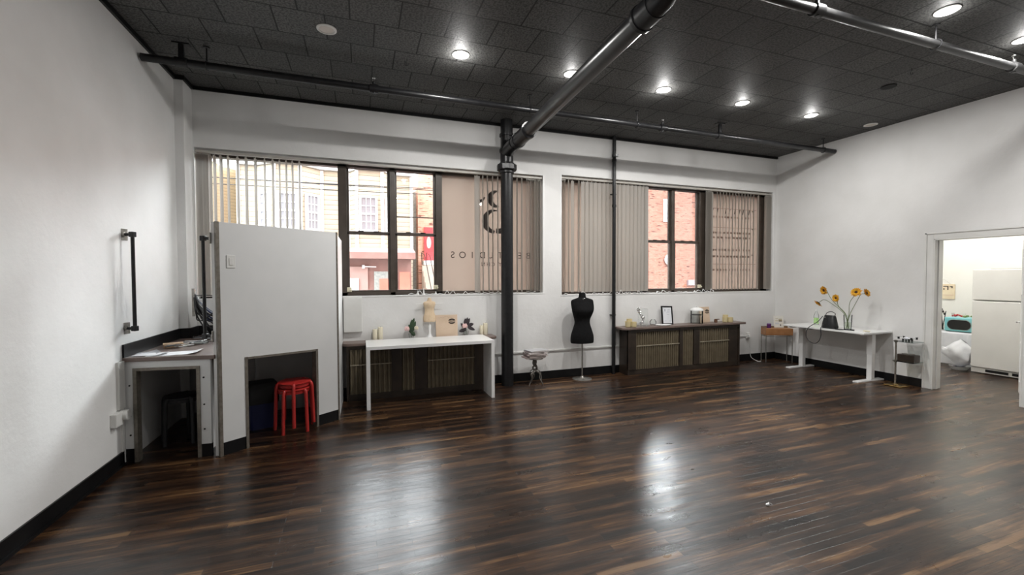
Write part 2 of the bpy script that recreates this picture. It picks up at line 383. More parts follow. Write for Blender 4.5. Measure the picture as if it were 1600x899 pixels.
# decals on the film
M_ink = mat('dark_brown_lettering', (.035, .025, .02), .6)
def crescent(cx, cz, r, dx, dz, r2, y, a0=0, a1=2 * pi):
    n = 48; out = []; inn = []
    for i in range(n + 1):
        t = a0 + (a1 - a0) * i / n; p = Vector((cx + r * cos(t), cz + r * sin(t)))
        q = Vector((cx + dx, cz + dz)); d = (p - q)
        inn.append(q + d.normalized() * min(r2, d.length - .0008)); out.append(p)
    mb = MB()
    for i in range(n):
        a, b_, c_, d_ = out[i], out[i + 1], inn[i + 1], inn[i]
        vs = [mb.bm.verts.new((p[0], y, p[1])) for p in (a, b_, c_, d_)]
        mb.bm.faces.new(vs)
    return mb
yd = .166
dec = []
def decal(mb): o_ = obj('window_lettering', mb, M_ink, w1, label='dark brown crescent logo and mirrored lettering')
decal(crescent(3.865, 2.76, .130, .062, .005, .108, yd, pi * .42, pi * 1.62))
decal(crescent(3.83, 2.42, .180, .055, .008, .150, yd, pi * .35, pi * 1.52))
decal(crescent(3.92, 2.42, .180, -.03, .06, .165, yd, pi * 1.40, pi * 1.95))
decal(crescent(3.60, 2.79, .10, .0, .045, .10, yd, pi * 1.4, pi * 1.95))
for s_, x in zip('SOIDUT', (3.195, 3.365, 3.475, 3.665, 3.785, 3.935)):
    text('window_lettering', s_, .135, M_ink, (x + .04, yd, 1.865), parent=w1, mirror=True, align='LEFT', ext=.0005)
for s_, x in (('S', 4.06), ('E', 4.25), ('B', 4.39)):
    text('window_lettering', s_, .135, M_ink, (x + .04, yd, 1.865), parent=w1, mirror=True, ext=.0005)
text('window_lettering', 'BY CHN', .085, M_ink, (4.02, yd, 1.745), parent=w1, mirror=True, ext=.0005, space=1.35)
# faint printed panel on the far right film: thin rules and rows of small marks
b = MB(); rg = random.Random(3)
for z in (2.83, 2.48, 1.80): b.box(7.95, 9.1, yd, yd + .001, z, z + .008)
for z in (2.66, 2.37, 2.28, 2.05, 1.93, 1.68):
    x = 8.05
    while x < 8.95:
        l_ = rg.uniform(.02, .06); b.box(x, x + l_, yd, yd + .001, z, z + .035); x += l_ + rg.uniform(.02, .05)
obj('window_lettering', b, mat('faint_brown_print', (.22, .15, .12), .6), w2, label='faint rows of small brown print')
b = MB()
for i, x in enumerate((8.02, 8.13, 8.33, 8.42, 8.55, 8.66, 8.75, 8.9)):
    b.prism([(0, 0), (.018, 0), (.045, .09), (.02, .09)], (0, .001, 0), (x, yd, 2.74), (1, 0, 0), (0, 0, 1))
obj('window_lettering', b, M_ink, w2, label='slanting dark strokes of a printed heading')
# frosted edge frame bolts on the film pane (three clips)
for z in (2.81, 2.47, 1.98):
    struct('pane_clip', MB().box(9.0, 9.04, .155, .17, z - .008, z + .008), M_iron, w2)

# vertical blinds -----------------------------------------------------------
M_rail = noisy('ivory_blind_rail', (.42, .40, .36), (.47, .45, .41), 5, .4)
slat_me = {}
def slat_mesh(L):
    k = round(L, 3)
    if k not in slat_me:
        mb = MB(); n = 6
        def f(u, v):
            x = (u - .5) * .089; return Vector((x, .006 * (1 - (2 * u - 1) ** 2), -v * L))
        g0 = mb.grid(f, n, 1)
        me = bpy.data.meshes.new('slat'); mb.bm.to_mesh(me); mb.bm.free(); me.materials.append(M_slat)
        me.polygons.foreach_set('use_smooth', [True] * len(me.polygons)); slat_me[k] = me
    return slat_me[k]
def blinds(label, x0, x1, ztop, slats, L, y=.045):
    t_ = T('vertical_blind', label, 'blinds', ((x0 + x1) / 2, y, ztop))
    ox = (x0 + x1) / 2
    obj('head_rail', MB().box(x0 - ox, x1 - ox, -.022, .022, -.026, .004), M_rail, t_, bevel=.003)
    for x, ang, lean in slats:
        o_ = bpy.data.objects.new('slat', slat_mesh(L)); C.objects.link(o_); o_.parent = t_
        o_.location = (x - ox, 0, -.045); o_.rotation_euler = (0, radians(lean), radians(ang))
        obj('hanger', MB().box(x - ox - .006, x - ox + .006, -.002, .002, -.05, -.026), M_rail, t_)
    for i in range(int((x1 - x0) / .35)):
        xx = x0 - ox + .2 + i * .35
        obj('carrier_clip', MB().box(xx - .01, xx + .01, -.03, -.02, -.024, -.006), M_rail, t_)
    return t_
sl = [(.115 + i * .016, 75 + rg.uniform(-6, 6), 0) for i in range(9)]
for px in (.29, .355, .43, .53, .62, .72, .82, .91, .985, 1.06, 1.13, 1.21): sl.append((px, 84 + rg.uniform(-5, 5), rg.uniform(-.2, .2)))
sl += [(3.545, 12, 0), (3.63, 86, 0), (3.70, 86, 3.2), (3.78, 85, .2), (3.86, 85, 0), (4.08, 85, 0), (4.165, 85, 0), (4.24, 85, 0)]
sl += [(4.32 + i * .022, 70 + rg.uniform(-9, 9), 0) for i in range(11)]
blinds('long white vertical blind left of the black column, mostly drawn open', .10, 4.57, 3.105, sl, 1.70)
sl = [(4.91 + i * .02, 60, 0) for i in range(4)] + [(5.03, 50, 0), (5.10, 30, 0), (5.21, 80, 0)]
sl += [(5.29 + i * .0765, 6 + rg.uniform(-5, 5), rg.uniform(-.15, .15)) for i in range(16)] + [(6.50, 14, 0)]
sl += [(7.78 + i * .033, 28, 0) for i in range(5)]
sl += [(8.02 + i * .073, 52 + rg.uniform(-4, 4), 0) for i in range(13)] + [(9.01, 60, 0)]
sl += [(9.19 + i * .018, 68, 0) for i in range(8)]
blinds('long white vertical blind right of the black column, slats half closed', 4.89, 9.33, 3.14, sl, 1.76)
# white bead chain slumped on the sills
def chain(x0, x1, z, name, lab, seed):
    g = random.Random(seed); pts = []; x = x0
    while x < x1:
        pts.append((x, -.004 + g.uniform(-.0, .07), z + .004)); pts.append((x + .045, g.uniform(.0, .07), z + abs(g.gauss(0, .022)) + .004)); x += g.uniform(.07, .12)
    o_ = obj(name, MB().tube(spline(pts, 4), .0038, 6), M_sill, smooth=True); tag(o_, lab, 'chain')
chain(2.55, 4.5, W1[2] + .014, 'bead_chain', 'white bead chain of the left blind lying in loops on the sill', 5)
chain(4.95, 7.95, W2[2] + .014, 'bead_chain', 'white bead chain of the right blind lying in loops on the sill', 6)
for x, h_, wh in ((2.68, .06, 'shortest and leftmost of the pointed'), (2.76, .10, 'tallest and middle of the pointed'), (2.93, .045, 'rightmost and squat one of the pointed')):
    b = MB().cyl((x, .03, W1[2] + .012), (x, .03, W1[2] + .03), .022, .018, 10).cyl((x, .03, W1[2] + .03), (x, .03, W1[2] + .012 + h_), .012, .003, 8)
    tag(obj('plastic_fitting', b, M_sill, smooth=True), wh + ' white fittings on sill above small dress form', 'fitting')

# ================================================================== PIPES AND COLUMN
def pipe_ring(mb, p, d, r, l):
    p, d = Vector(p), Vector(d).normalized(); mb.cyl(p - d * l / 2, p + d * l / 2, r, n=28)
t_ = T('drain_pipe', 'thick black cast iron soil pipe column with a branch running under the ceiling', 'pipe', (3.935, -.155, 0))
def L_(*a): return Vector(a) - Vector((3.935, -.12, 0))
obj('riser', MB().cyl(L_(3.935, -.12, 0), L_(3.935, -.12, H - .002), .0875, n=40), M_iron, t_, smooth=True)
f = MB(); X, Y = 0, 0
f.cyl((0, 0, 3.07), (0, 0, 3.115), .105, n=32).cyl((0, 0, 3.115), (0, 0, 3.20), .145, n=10).cyl((0, 0, 3.20), (0, 0, 3.225), .11, n=32)
obj('flange', f, M_iron, t_, bevel=.01)
f = MB().cyl((0, 0, 3.38), (0, 0, 3.42), .105, n=32).cyl((0, 0, 3.22), (0, 0, 3.40), .093, n=32).cyl((0, 0, 3.60), (0, 0, 3.635), .105, n=32)
f.tube([(0, .0, 3.36), (0, -.12, 3.40), (.005, -.34, 3.417)], .09, 28)
obj('wye_fitting', f, M_iron, t_, smooth=True)
p0, p1 = Vector((.01, -.43 + .0, 3.415)), Vector((.015, -3.18, 3.537)); d = (p1 - p0).normalized()
obj('branch_pipe', MB().cyl(p0, p1, .082, n=40), M_ironm, t_, smooth=True, label='satin dark branch pipe')
f = MB(); f.cyl(p0 + d * -.05, p0 + d * .38, .094, n=36).cyl(p0 + d * .36, p0 + d * .42, .105, n=36).cyl(p0 + d * .0, p0 + d * .05, .103, n=36)
obj('coupling', f, M_iron, t_, smooth=True)
f = MB(); f.cyl(p1 - d * .06, p1 + d * .10, .096, n=36).cyl(p1 - d * .08, p1 - d * .05, .104, n=36)
q = p1 + d * .08
f.tube([q, q + Vector((0, -.10, .01)), q + Vector((.0, -.20, .06)), q + Vector((0, -.25, .15)), Vector((q.x, q.y - .25, H - .004))], .09, 28)
obj('elbow', f, M_iron, t_, smooth=True)
# thin black pipe in front of right window
t_ = T('conduit_pole', 'slim black vertical pipe from ceiling to floor between dress form and radiator cabinet', 'pipe', (5.793, -.06, 0))
obj('pole', MB().cyl((0, 0, 0), (0, 0, H), .029, n=20), M_iron, t_, smooth=True)
f = MB()
for z in (2.72, 3.52, 3.45): f.cyl((0, 0, z - .02), (0, 0, z + .02), .036, n=16)
obj('collar', f, M_iron, t_, smooth=True)
obj('bracket', MB().box(.0, .055, -.035, .0, 3.50, 3.55), M_chrome, t_, bevel=.004, label='small white metal bracket')
obj('strap', MB().box(-.04, .04, -.005, .06, .95, .965).box(-.04, .04, -.005, .06, 2.9, 2.915), M_iron, t_)

def sprinkler(label, y, z, x0, x1, r, hangers, heads, m_):
    t_ = T('sprinkler_pipe', label, 'pipe', ((x0 + x1) / 2, y, z)); ox = (x0 + x1) / 2
    obj('pipe_run', MB().cyl((x0 - ox, 0, 0), (x1 - ox, 0, 0), r, n=24), m_, t_, smooth=True)
    for x in hangers:
        h_ = MB().cyl((x - ox, 0, r * .5), (x - ox, 0, H - z), .007, n=8).tube([(x - ox, (r + .008) * cos(a), (r + .008) * sin(a)) for a in [2 * pi * i / 16 for i in range(16)]], .005, 6, closed=True)
        h_.cyl((x - ox, 0, H - z - .012), (x - ox, 0, H - z), .03, n=12)
        obj('hanger', h_, M_iron, t_, smooth=True)
    for x in heads:
        h_ = MB().cyl((x - ox - .045, 0, 0), (x - ox + .045, 0, 0), r + .012, n=20).cyl((x - ox, 0, 0), (x - ox, 0, r + .04), .017, n=12)
        h_.cyl((x - ox, 0, -r), (x - ox, 0, -r - .015), .02, n=12)
        k = obj('sprinkler_fitting', h_, m_, t_, smooth=True)
        h_ = MB().tube([(x - ox - .012, 0, r + .04), (x - ox - .016, 0, r + .06), (x - ox, 0, r + .078), (x - ox + .016, 0, r + .06), (x - ox + .012, 0, r + .04)], .003, 6).cyl((x - ox, 0, r + .078), (x - ox, 0, r + .081), .018, n=12)
        obj('sprinkler_head', h_, M_chrome, k, smooth=True)
    return t_
t_ = sprinkler('black sprinkler pipe running along the window wall below the ceiling', -1.06, 3.655, .02, R - .02, .036, (.33 + .21, 3.93, 5.5, 9.13), (2.09, 5.93), M_iron)
ox = R / 2
for x in (.335, 6.95):
    h_ = MB().box(x - ox - .022, x - ox + .022, -.015, .015, .0, H - 3.655).box(x - ox - .07, x - ox + .07, -.03, .03, H - 3.655 - .012, H - 3.655).cyl((x - ox - .05, 0, 0), (x - ox + .05, 0, 0), .046, n=20)
    obj('drop_bracket', h_, M_iron, t_)
t_ = sprinkler('dark grey sprinkler pipe crossing the ceiling at upper right', -3.64, 3.66, 4.30, R - .02, .036, (6.81,), (5.30, 8.08), M_ironm)

# ================================================================== CEILING LAMPS
M_ringw = mat('white_lamp_trim', (.75, .73, .70), .4)
M_off = noisy('unlit_diffuser', (.62, .56, .50), (.66, .60, .54), 8, .5)
M_on = emis('lit_diffuser', (1, .96, .90), 9); M_dim = emis('dim_diffuser', (1, .93, .86), 3.0)
def downlight(x, y, kind, label, power=None, cam_vis=True):
    t_ = T('ceiling_light', label, 'ceiling light', (x, y, H), group='recessed ceiling lights')
    f = MB(); f.lathe([(.062, -.001), (.085, -.001), (.085, -.008), (.068, -.013), (.062, -.006)], n=32, cap=False)
    obj('trim_ring', f, M_ringw, t_, smooth=True)
    obj('diffuser', MB().lathe([(.064, -.002), (.062, -.006), (.045, -.010), (.001, -.012)], n=24), {'on': M_on, 'dim': M_dim, 'off': M_off}[kind], t_, smooth=True)
    pw = {'on': LAMP, 'dim': LAMP * .55, 'off': 0}[kind] if power is None else power
    if pw:
        l = bpy.data.lights.new('lamp_glow', 'AREA'); l.shape = 'DISK'; l.size = .11; l.energy = pw; l.color = (1, .985, .96)
        lo = bpy.data.objects.new('lamp_glow', l); C.objects.link(lo); lo.parent = t_; lo.location = (0, 0, -.016)
        l = bpy.data.lights.new('lamp_spill', 'POINT'); l.energy = pw * .17; l.shadow_soft_size = .03; l.color = (1, .985, .96)
        lo = bpy.data.objects.new('lamp_spill', l); C.objects.link(lo); lo.parent = t_; lo.location = (0, 0, -.07)
    return t_
downlight(1.665, -1.78, 'off', 'unlit round recessed lamp nearest the left wall')
downlight(2.907, -1.74, 'on', 'glowing round recessed lamp, first lit one from the left')
downlight(4.154, -1.74, 'dim', 'round recessed lamp partly hidden behind the big ceiling pipe')
downlight(5.391, -1.74, 'on', 'glowing round recessed lamp just right of the big ceiling pipe')
downlight(6.62, -1.75, 'dim', 'dimmer round recessed lamp between two bright ones right of the big pipe')
downlight(7.893, -1.74, 'on', 'glowing round recessed lamp above the sunflower desk', LAMP * .62)
downlight(9.117, -1.76, 'off', 'unlit round recessed lamp against the right wall edge')
downlight(6.628, -3.80, 'dim', 'round recessed lamp just beyond the upper right sprinkler pipe', LAMP * .4)
downlight(7.90, -3.78, 'on', 'bright round recessed lamp at the right edge of the picture', LAMP * .5)
for x, y in ((2.907, -3.79), (5.391, -3.79), (2.907, -6.2), (5.391, -6.2), (7.875, -6.2)):
    downlight(x, y, 'dim', 'round recessed lamp in the ceiling above and behind the camera', LAMP * .36)
tag(obj('ceiling_grommet', MB().cyl((7.86, -2.69, H - .012), (7.86, -2.69, H), .075, n=24), M_dark, bevel=.003), 'flat black round cover plate on the ceiling at right', 'cover plate')
def hook(x, y, lab):
    tag(obj('ceiling_hook', MB().tube(arc((x, y, H - .05), .02, pi * .5, 2.1 * pi, (1, 0, 0), (0, 0, 1)), .003, 6).cyl((x, y, H - .03), (x, y, H), .003, n=6), M_iron, smooth=True), lab, 'hook')
hook(7.58, -3.06, 'tiny black hook screwed into the ceiling tiles at right')
hook(2.40, -1.47, 'tiny black hook screwed into the ceiling tiles left of the first lit lamp')

# ================================================================== LEFT BUILT-IN COUNTER
M_wood = noisy('walnut_laminate_top', (.14, .10, .085), (.19, .14, .12), 4, .35)
P0, P1 = Vector((.0, -1.49, 0)), Vector((.66, -1.588, 0))       # counter front line
t_ = T('corner_counter', 'white built-in corner counter with dark wood top and kneehole in the left corner', 'counter', (.33, -1.0, 0))
off = Vector((.33, -1.0, 0))
d = (P1 - P0); L0 = d.length; d.normalize(); nn = Vector((-d.y, d.x, 0))        # nn points into the counter
def fr(u, v, z): return P0 + d * u + nn * v + Vector((0, 0, z)) - off
b = MB(); th = .03
def slab(mb, u0, u1, v0, v1, z0, z1, F=fr):
    vs = [mb.bm.verts.new(F(u, v, z)) for u in (u0, u1) for v in (v0, v1) for z in (z0, z1)]
    for f in ((0, 1, 3, 2), (4, 6, 7, 5), (0, 4, 5, 1), (2, 3, 7, 6), (0, 2, 6, 4), (1, 5, 7, 3)): mb.bm.faces.new([vs[i] for i in f])
    return mb
UL, UR = .085, .575
slab(b, .004, UL, 0, th, .117, .872); slab(b, UR, L0, 0, th, .117, .872); slab(b, UL, UR, 0, th, .805, .872)
slab(b, UR - .0, UR + .012, th, 1.2, 0, .84)
obj('front_panel', b, M_white, t_)
b = MB(); slab(b, .004, UL, .006, th, 0, .117); slab(b, UR, L0, .006, th, 0, .117)
obj('plinth', b, M_black, t_)
b = MB(); slab(b, UL - .012, UL + .016, -.008, .05, 0, .80); slab(b, UR - .016, UR + .012, -.008, .05, 0, .80); slab(b, UL - .012, UR + .012, -.008, .05, .79, .815)
obj('opening_trim', b, M_bronze, t_)
b = MB()
poly = [(.0 + .001, -1.505), (.70, -1.61), (.72, -1.55), (1.60, -.93), (1.62, -.03), (.115, -.03), (.115, -.28), (.001, -.28)]
b.prism(poly, (0, 0, .035), o=(0 - off.x, -off.y, .872))
obj('countertop', b, M_wood, t_, bevel=.003)
b = MB(); b.box(.001 - off.x, .016 - off.x, -1.50 - off.y, -.29 - off.y, .905, 1.02).box(.001 - off.x, .10 - off.x, -.295 - off.y, -.28 - off.y, .905, 1.02)
b.box(.10 - off.x, .115 - off.x, -.295 - off.y, -.03 - off.y, .905, 1.02).box(.10 - off.x, 1.6 - off.x, -.032 - off.y, -.018 - off.y, .905, 1.02)
obj('splashback', b, M_black, t_, label='black splashback strip')
for u, z in ((.045, .665), (.045, .40), (.045, .235), (.615, .71), (.615, .47), (.615, .25), (.0, 0)):
    if u: obj('bolt', MB().cyl(fr(u, -.004, z), fr(u, .004, z), .0075, n=12), M_dark, t_)
# diagonal partition with its own kneehole
A, B_ = Vector((.752, -1.618, 0)), Vector((1.686, -.930, 0)); dp = (B_ - A); LP = dp.length; dp.normalize(); npv = Vector((-dp.y, dp.x, 0))
t_ = T('partition', 'tall pale grey angled partition with kneehole standing beside the corner counter', 'partition', (A + B_) / 2)
offp = (A + B_) / 2
def fp(u, v, z): return A + dp * u + npv * v + Vector((0, 0, z)) - offp
ZP = 2.083; U0, U1, ZO0, ZO1 = .205, .905, .845, .82
b = MB(); slab(b, .0, U0, 0, .055, .117, ZP, fp); slab(b, U1, LP, 0, .055, .117, ZP, fp)
vs = []
for v in (0, .055):
    vs.append([b.bm.verts.new(fp(u, v, z)) for u, z in ((U0, ZO0), (U1, ZO1), (U1, ZP), (U0, ZP))])
b.bm.faces.new(vs[0]); b.bm.faces.new(list(reversed(vs[1])))
for i in range(4): b.bm.faces.new((vs[0][i], vs[0][(i + 1) % 4], vs[1][(i + 1) % 4], vs[1][i]))
obj('panel', b, M_white, t_)
# left return (faces the counter) and right return to the window wall
b = MB()
A2 = Vector((.690, -1.590, 0))
b.prism([((p - offp).x, (p - offp).y) for p in (A2, A, A + npv * .055, A2 + Vector((.01, .07, 0)))], (0, 0, ZP), o=(0, 0, 0))
b.prism([((p - offp).x, (p - offp).y) for p in (B_, Vector((1.70, -.02, 0)), Vector((1.66, -.02, 0)), B_ + Vector((-.045, .02, 0)))], (0, 0, ZP - .02), o=(0, 0, 0))
obj('side_panel', b, M_white, t_)
b = MB(); slab(b, .0, U0, .004, .055, 0, .117, fp); slab(b, U1, LP, .004, .055, 0, .117, fp); obj('plinth', b, M_black, t_)
b = MB(); slab(b, -.022, .004, -.006, .03, 0, ZP + .002, fp); slab(b, LP - .012, LP + .004, -.006, .03, 0, ZP + .002, fp)
obj('corner_trim', b, M_bronze, t_, label='bronze metal corner strip')
b = MB(); slab(b, U0 - .010, U0 + .014, -.006, .07, 0, ZO0 + .01, fp); slab(b, U1 - .014, U1 + .010, -.006, .07, 0, ZO1 + .008, fp)
vs = [[b.bm.verts.new(fp(u, v, z)) for u, z in ((U0, ZO0 - .012), (U1, ZO1 - .012), (U1, ZO1 + .008), (U0, ZO0 + .008))] for v in (-.006, .07)]
b.bm.faces.new(vs[0]); b.bm.faces.new(list(reversed(vs[1])))
for i in range(4): b.bm.faces.new((vs[0][i], vs[0][(i + 1) % 4], vs[1][(i + 1) % 4], vs[1][i]))
obj('opening_trim', b, M_bronze, t_)
# inner back of the kneehole space (wood-backed box under the top)
obj('inner_wall', MB().box(.75 - offp.x, 1.64 - offp.x, -.30 - offp.y, -.28 - offp.y, 0, .86), M_white, t_, label='white inner wall of the kneehole')
# light switch
t_ = T('light_switch', 'white rocker light switch on the angled partition', 'switch', fp(.095, 0, 1.735) + offp, math.atan2(dp.y, dp.x))
obj('plate', MB().box(-.036, .036, -.006, 0, -.058, .058), M_trimw, t_, bevel=.003)
obj('rocker', MB().box(-.016, .016, -.010, -.006, -.033, .033), M_trimw, t_, bevel=.002)

def rack(label, wallp, outp, z0, z1):
    """black iron pipe upright with a floor flange at each end fixed to a vertical surface"""
    wp, op = Vector((*wallp, 0)), Vector((*outp, 0)); n = (op - wp).normalized(); s = Vector((-n.y, n.x, 0))
    t_ = T('pipe_rail', label, 'pipe rail', wp)
    o_ = op - wp
    obj('upright', MB().cyl(o_ + Vector((0, 0, z0)), o_ + Vector((0, 0, z1)), .014, n=16), M_iron, t_, smooth=True)
    for z in (z0, z1):
        q = Vector((0, 0, z))
        obj('flange', MB().obox(q + n * .004, (.008, .085, .10), rz=math.atan2(n.y, n.x)).cyl(q, q + n * .03, .022, n=14), M_steel, t_, bevel=.002, label='grey steel flange')
        obj('elbow_arm', MB().cyl(q + n * .02, q + o_ + n * .014, .013, n=12).obox(q + o_, (.04, .038, .045), rz=math.atan2(n.y, n.x)), M_iron, t_, smooth=True, bevel=.004)
rack('black iron pipe rail fixed upright on the left wall', (.0, -1.44), (.085, -1.475), 1.155, 1.965)
rack('black iron pipe rail fixed to the side of the angled partition', (.700, -1.565), (.615, -1.54), 1.07, 1.94)

# outlet on left wall with white charger
t_ = T('wall_outlet', 'white outlet box with round plug low on the left wall beside the counter', 'outlet', (0, -1.66, .425))
obj('box_body', MB().box(0, .045, -.055, .055, -.055, .055), M_trimw, t_, bevel=.006)
obj('plug', MB().cyl((.02, .07, .015), (.075, .07, .015), .045, n=24), M_trimw, t_, bevel=.006)
obj('cable_duct', MB().box(0, .02, .055, .15, .06, .46).box(0, .012, .11, .13, -.40, .46), M_trimw, t_)

# things on the counter
def paper_me(w_, h_, curl, seed):
    g = random.Random(seed); mb = MB()
    mb.grid(lambda u, v: Vector(((u - .5) * w_, (v - .5) * h_, .0005 + curl * max(0, u - .7) ** 2 * 3 + .002 * sin(u * 9 + seed) ** 2)), 10, 4)
    return mb
M_paper = mat('white_paper', (.85, .85, .86), .6); M_paper2 = mat('printed_grey_paper', (.45, .45, .47), .6)
for x, y, w_, h_, rz, z, mm, lab in (
        (.34, -1.39, .38, .21, .06, .908, M_paper, 'large white paper sheet with curled corner at the counter edge'),
        (.17, -1.40, .24, .15, -.15, .911, M_paper, 'white paper sheet overlapping the large one on its left'),
        (.10, -1.30, .16, .21, .5, .9075, M_paper2, 'grey printed sheet lying against the black splashback')):
    o = obj('paper_sheet', paper_me(w_, h_, .06, int(x * 100)), mm); o.location = (x, y, z); o.rotation_euler = (0, 0, rz); tag(o, lab, 'paper')
t_ = T('wooden_box', 'small light wooden box lying on the counter by the splashback', 'box', (.185, -.98, .908), .35)
M_lwood = noisy('light_wood', (.52, .34, .20), (.60, .42, .27), 12, .5)
obj('body', MB().box(-.075, .075, -.05, .05, 0, .028), M_lwood, t_, bevel=.003); obj('lid', MB().box(-.079, .079, -.054, .054, .03, .042), M_lwood, t_, bevel=.003)
M_pen = noisy('grey_plastic', (.25, .27, .27), (.45, .46, .44), 30, .4)
g = random.Random(11)
for i in range(26):
    x = .22 + g.uniform(-.03, .30); y = -.95 + (x - .22) * 1.2 + g.uniform(-.12, .07); a = g.uniform(-.6, 1.3); l_ = g.uniform(.05, .09); z = .915 + g.uniform(0, .028)
    dx, dy = cos(a) * l_, sin(a) * l_
    mm = g.choice((M_pen, M_pen, M_iron, M_sill, M_chrome))
    o = obj('marker_pen', MB().cyl((-dx, -dy, 0), (dx * .8, dy * .8, 0), .0065, n=8).cyl((dx * .8, dy * .8, 0), (dx, dy, 0), .0065, .002, n=8), mm, smooth=True); o.location = (x, y, z)
    tag(o, 'loose pens and thin fittings heaped on the wooden counter top', 'pen', 'pens heaped on the counter')
# cable bundle hanging from a post at the back of the counter
t_ = T('cable_bundle', 'bundle of black, blue and grey cables hung from a bracket behind the counter', 'cables', (.16, -.33, .907))
obj('post', MB().box(-.012, .012, -.012, .012, .25, .56).cyl((0, .0, .54), (0, .05, .54), .012, n=10), M_steel, t_)
M_cb = [mat('black_cable', (.012, .012, .014), .5), mat('navy_cable', (.02, .03, .09), .5), mat('grey_cable', (.25, .26, .28), .5)]
for i in range(22):
    dx = g.uniform(.05, .42); z1 = g.uniform(.02, .32); sag = g.uniform(.04, .22)
    pts = [(0, .01, .52 - g.uniform(0, .1)), (dx * .25 + .01, -.02 + g.uniform(-.03, .03), .42 - sag), (dx * .6, g.uniform(-.05, .05), .30 - sag * .9 + g.uniform(-.02, .04)), (dx + .08, g.uniform(-.06, .08), z1)]
    obj('cable', MB().tube(spline([(p[0], p[1], max(p[2], .012)) for p in pts], 6), g.choice((.004, .006, .008)), 6), M_cb[0 if i % 3 else (1 if i % 2 else 2)], t_, smooth=True)
obj('cable', MB().tube(spline([(0, 0, .48), (.12, 0, .485), (.28, .02, .46), (.4, .02, .42)], 6), .004, 6), M_cb[0], t_, smooth=True)
for i in range(5):
    pts = [(g.uniform(-.02, .3), g.uniform(-.2, .0), .006 + .006 * i) for k in range(5)]
    obj('cable', MB().tube(spline(pts, 6), .004, 6), M_cb[2] if i % 2 else M_cb[0], t_, smooth=True)

# stools -------------------------------------------------------------------
M_red = noisy('red_plastic', (.40, .022, .020), (.46, .03, .025), 6, .35)
M_gst = noisy('dark_grey_plastic', (.025, .025, .027), (.035, .035, .037), 6, .5)
def stool(label, loc, rz, m_, group=None, n_leg=5, top=.445):
    t_ = T('stool', label, 'stool', loc, rz, group)
    obj('seat', MB().lathe([(.001, top - .022), (.145, top - .022), (.158, top - .012), (.158, top - .004), (.150, top), (.001, top - .003)], n=36, cap=False), m_, t_, smooth=True)
    obj('seat_rim', MB().lathe([(.135, top - .05), (.148, top - .05), (.150, top - .02), (.135, top - .02)], n=36, cap=False), m_, t_, smooth=True)
    for k in range(n_leg):
        a = 2 * pi * k / n_leg + .3
        c_, s_ = cos(a), sin(a)
        pts = [(.120 * c_, .120 * s_, top - .012), (.158 * c_, .158 * s_, top - .016), (.172 * c_, .172 * s_, top - .045), (.176 * c_, .176 * s_, top - .10), (.188 * c_, .188 * s_, 0)]
        obj('leg', MB().tube(spline(pts, 5), .0165, 10), m_, t_, smooth=True)
    return t_
sx_, sy_ = 1.255, -1.075
stool('lower red plastic stool of the nested pair under the partition', (sx_, sy_, 0), .2, M_red)
stool('upper red plastic stool nested on top of another red stool', (sx_ + .005, sy_ + .01, .062), .72, M_red)
stool('dark grey stool standing furthest left in the dark counter kneehole', (.27, -1.03, 0), .1, M_gst)
stool('dark grey stool at the right in the dark counter kneehole', (.50, -.72, .0), .5, M_gst)
# bin
M_blue = noisy('blue_plastic', (.006, .010, .05), (.01, .014, .065), 6, .45)
t_ = T('waste_bin', 'blue and black rectangular bin beside the red stools', 'bin', (.915, -.86, 0), .35)
def rr_ring(hx, hy, r, z, n=5):
    out = []
    for cx, cy, a0 in ((hx - r, hy - r, 0), (-hx + r, hy - r, pi / 2), (-hx + r, -hy + r, pi), (hx - r, -hy + r, 1.5 * pi)):
        for i in range(n + 1):
            a = a0 + pi / 2 * i / n; out.append(Vector((cx + r * cos(a), cy + r * sin(a), z)))
    return out
obj('bucket', MB().loft([rr_ring(.12, .11, .03, 0), rr_ring(.14, .13, .03, .27)]), M_blue, t_, smooth=True, label='blue lower bucket')
obj('lid', MB().loft([rr_ring(.146, .136, .035, .27), rr_ring(.146, .136, .035, .44), rr_ring(.13, .12, .04, .475), rr_ring(.06, .05, .03, .49)]), M_dark, t_, smooth=True, label='black upper lid')

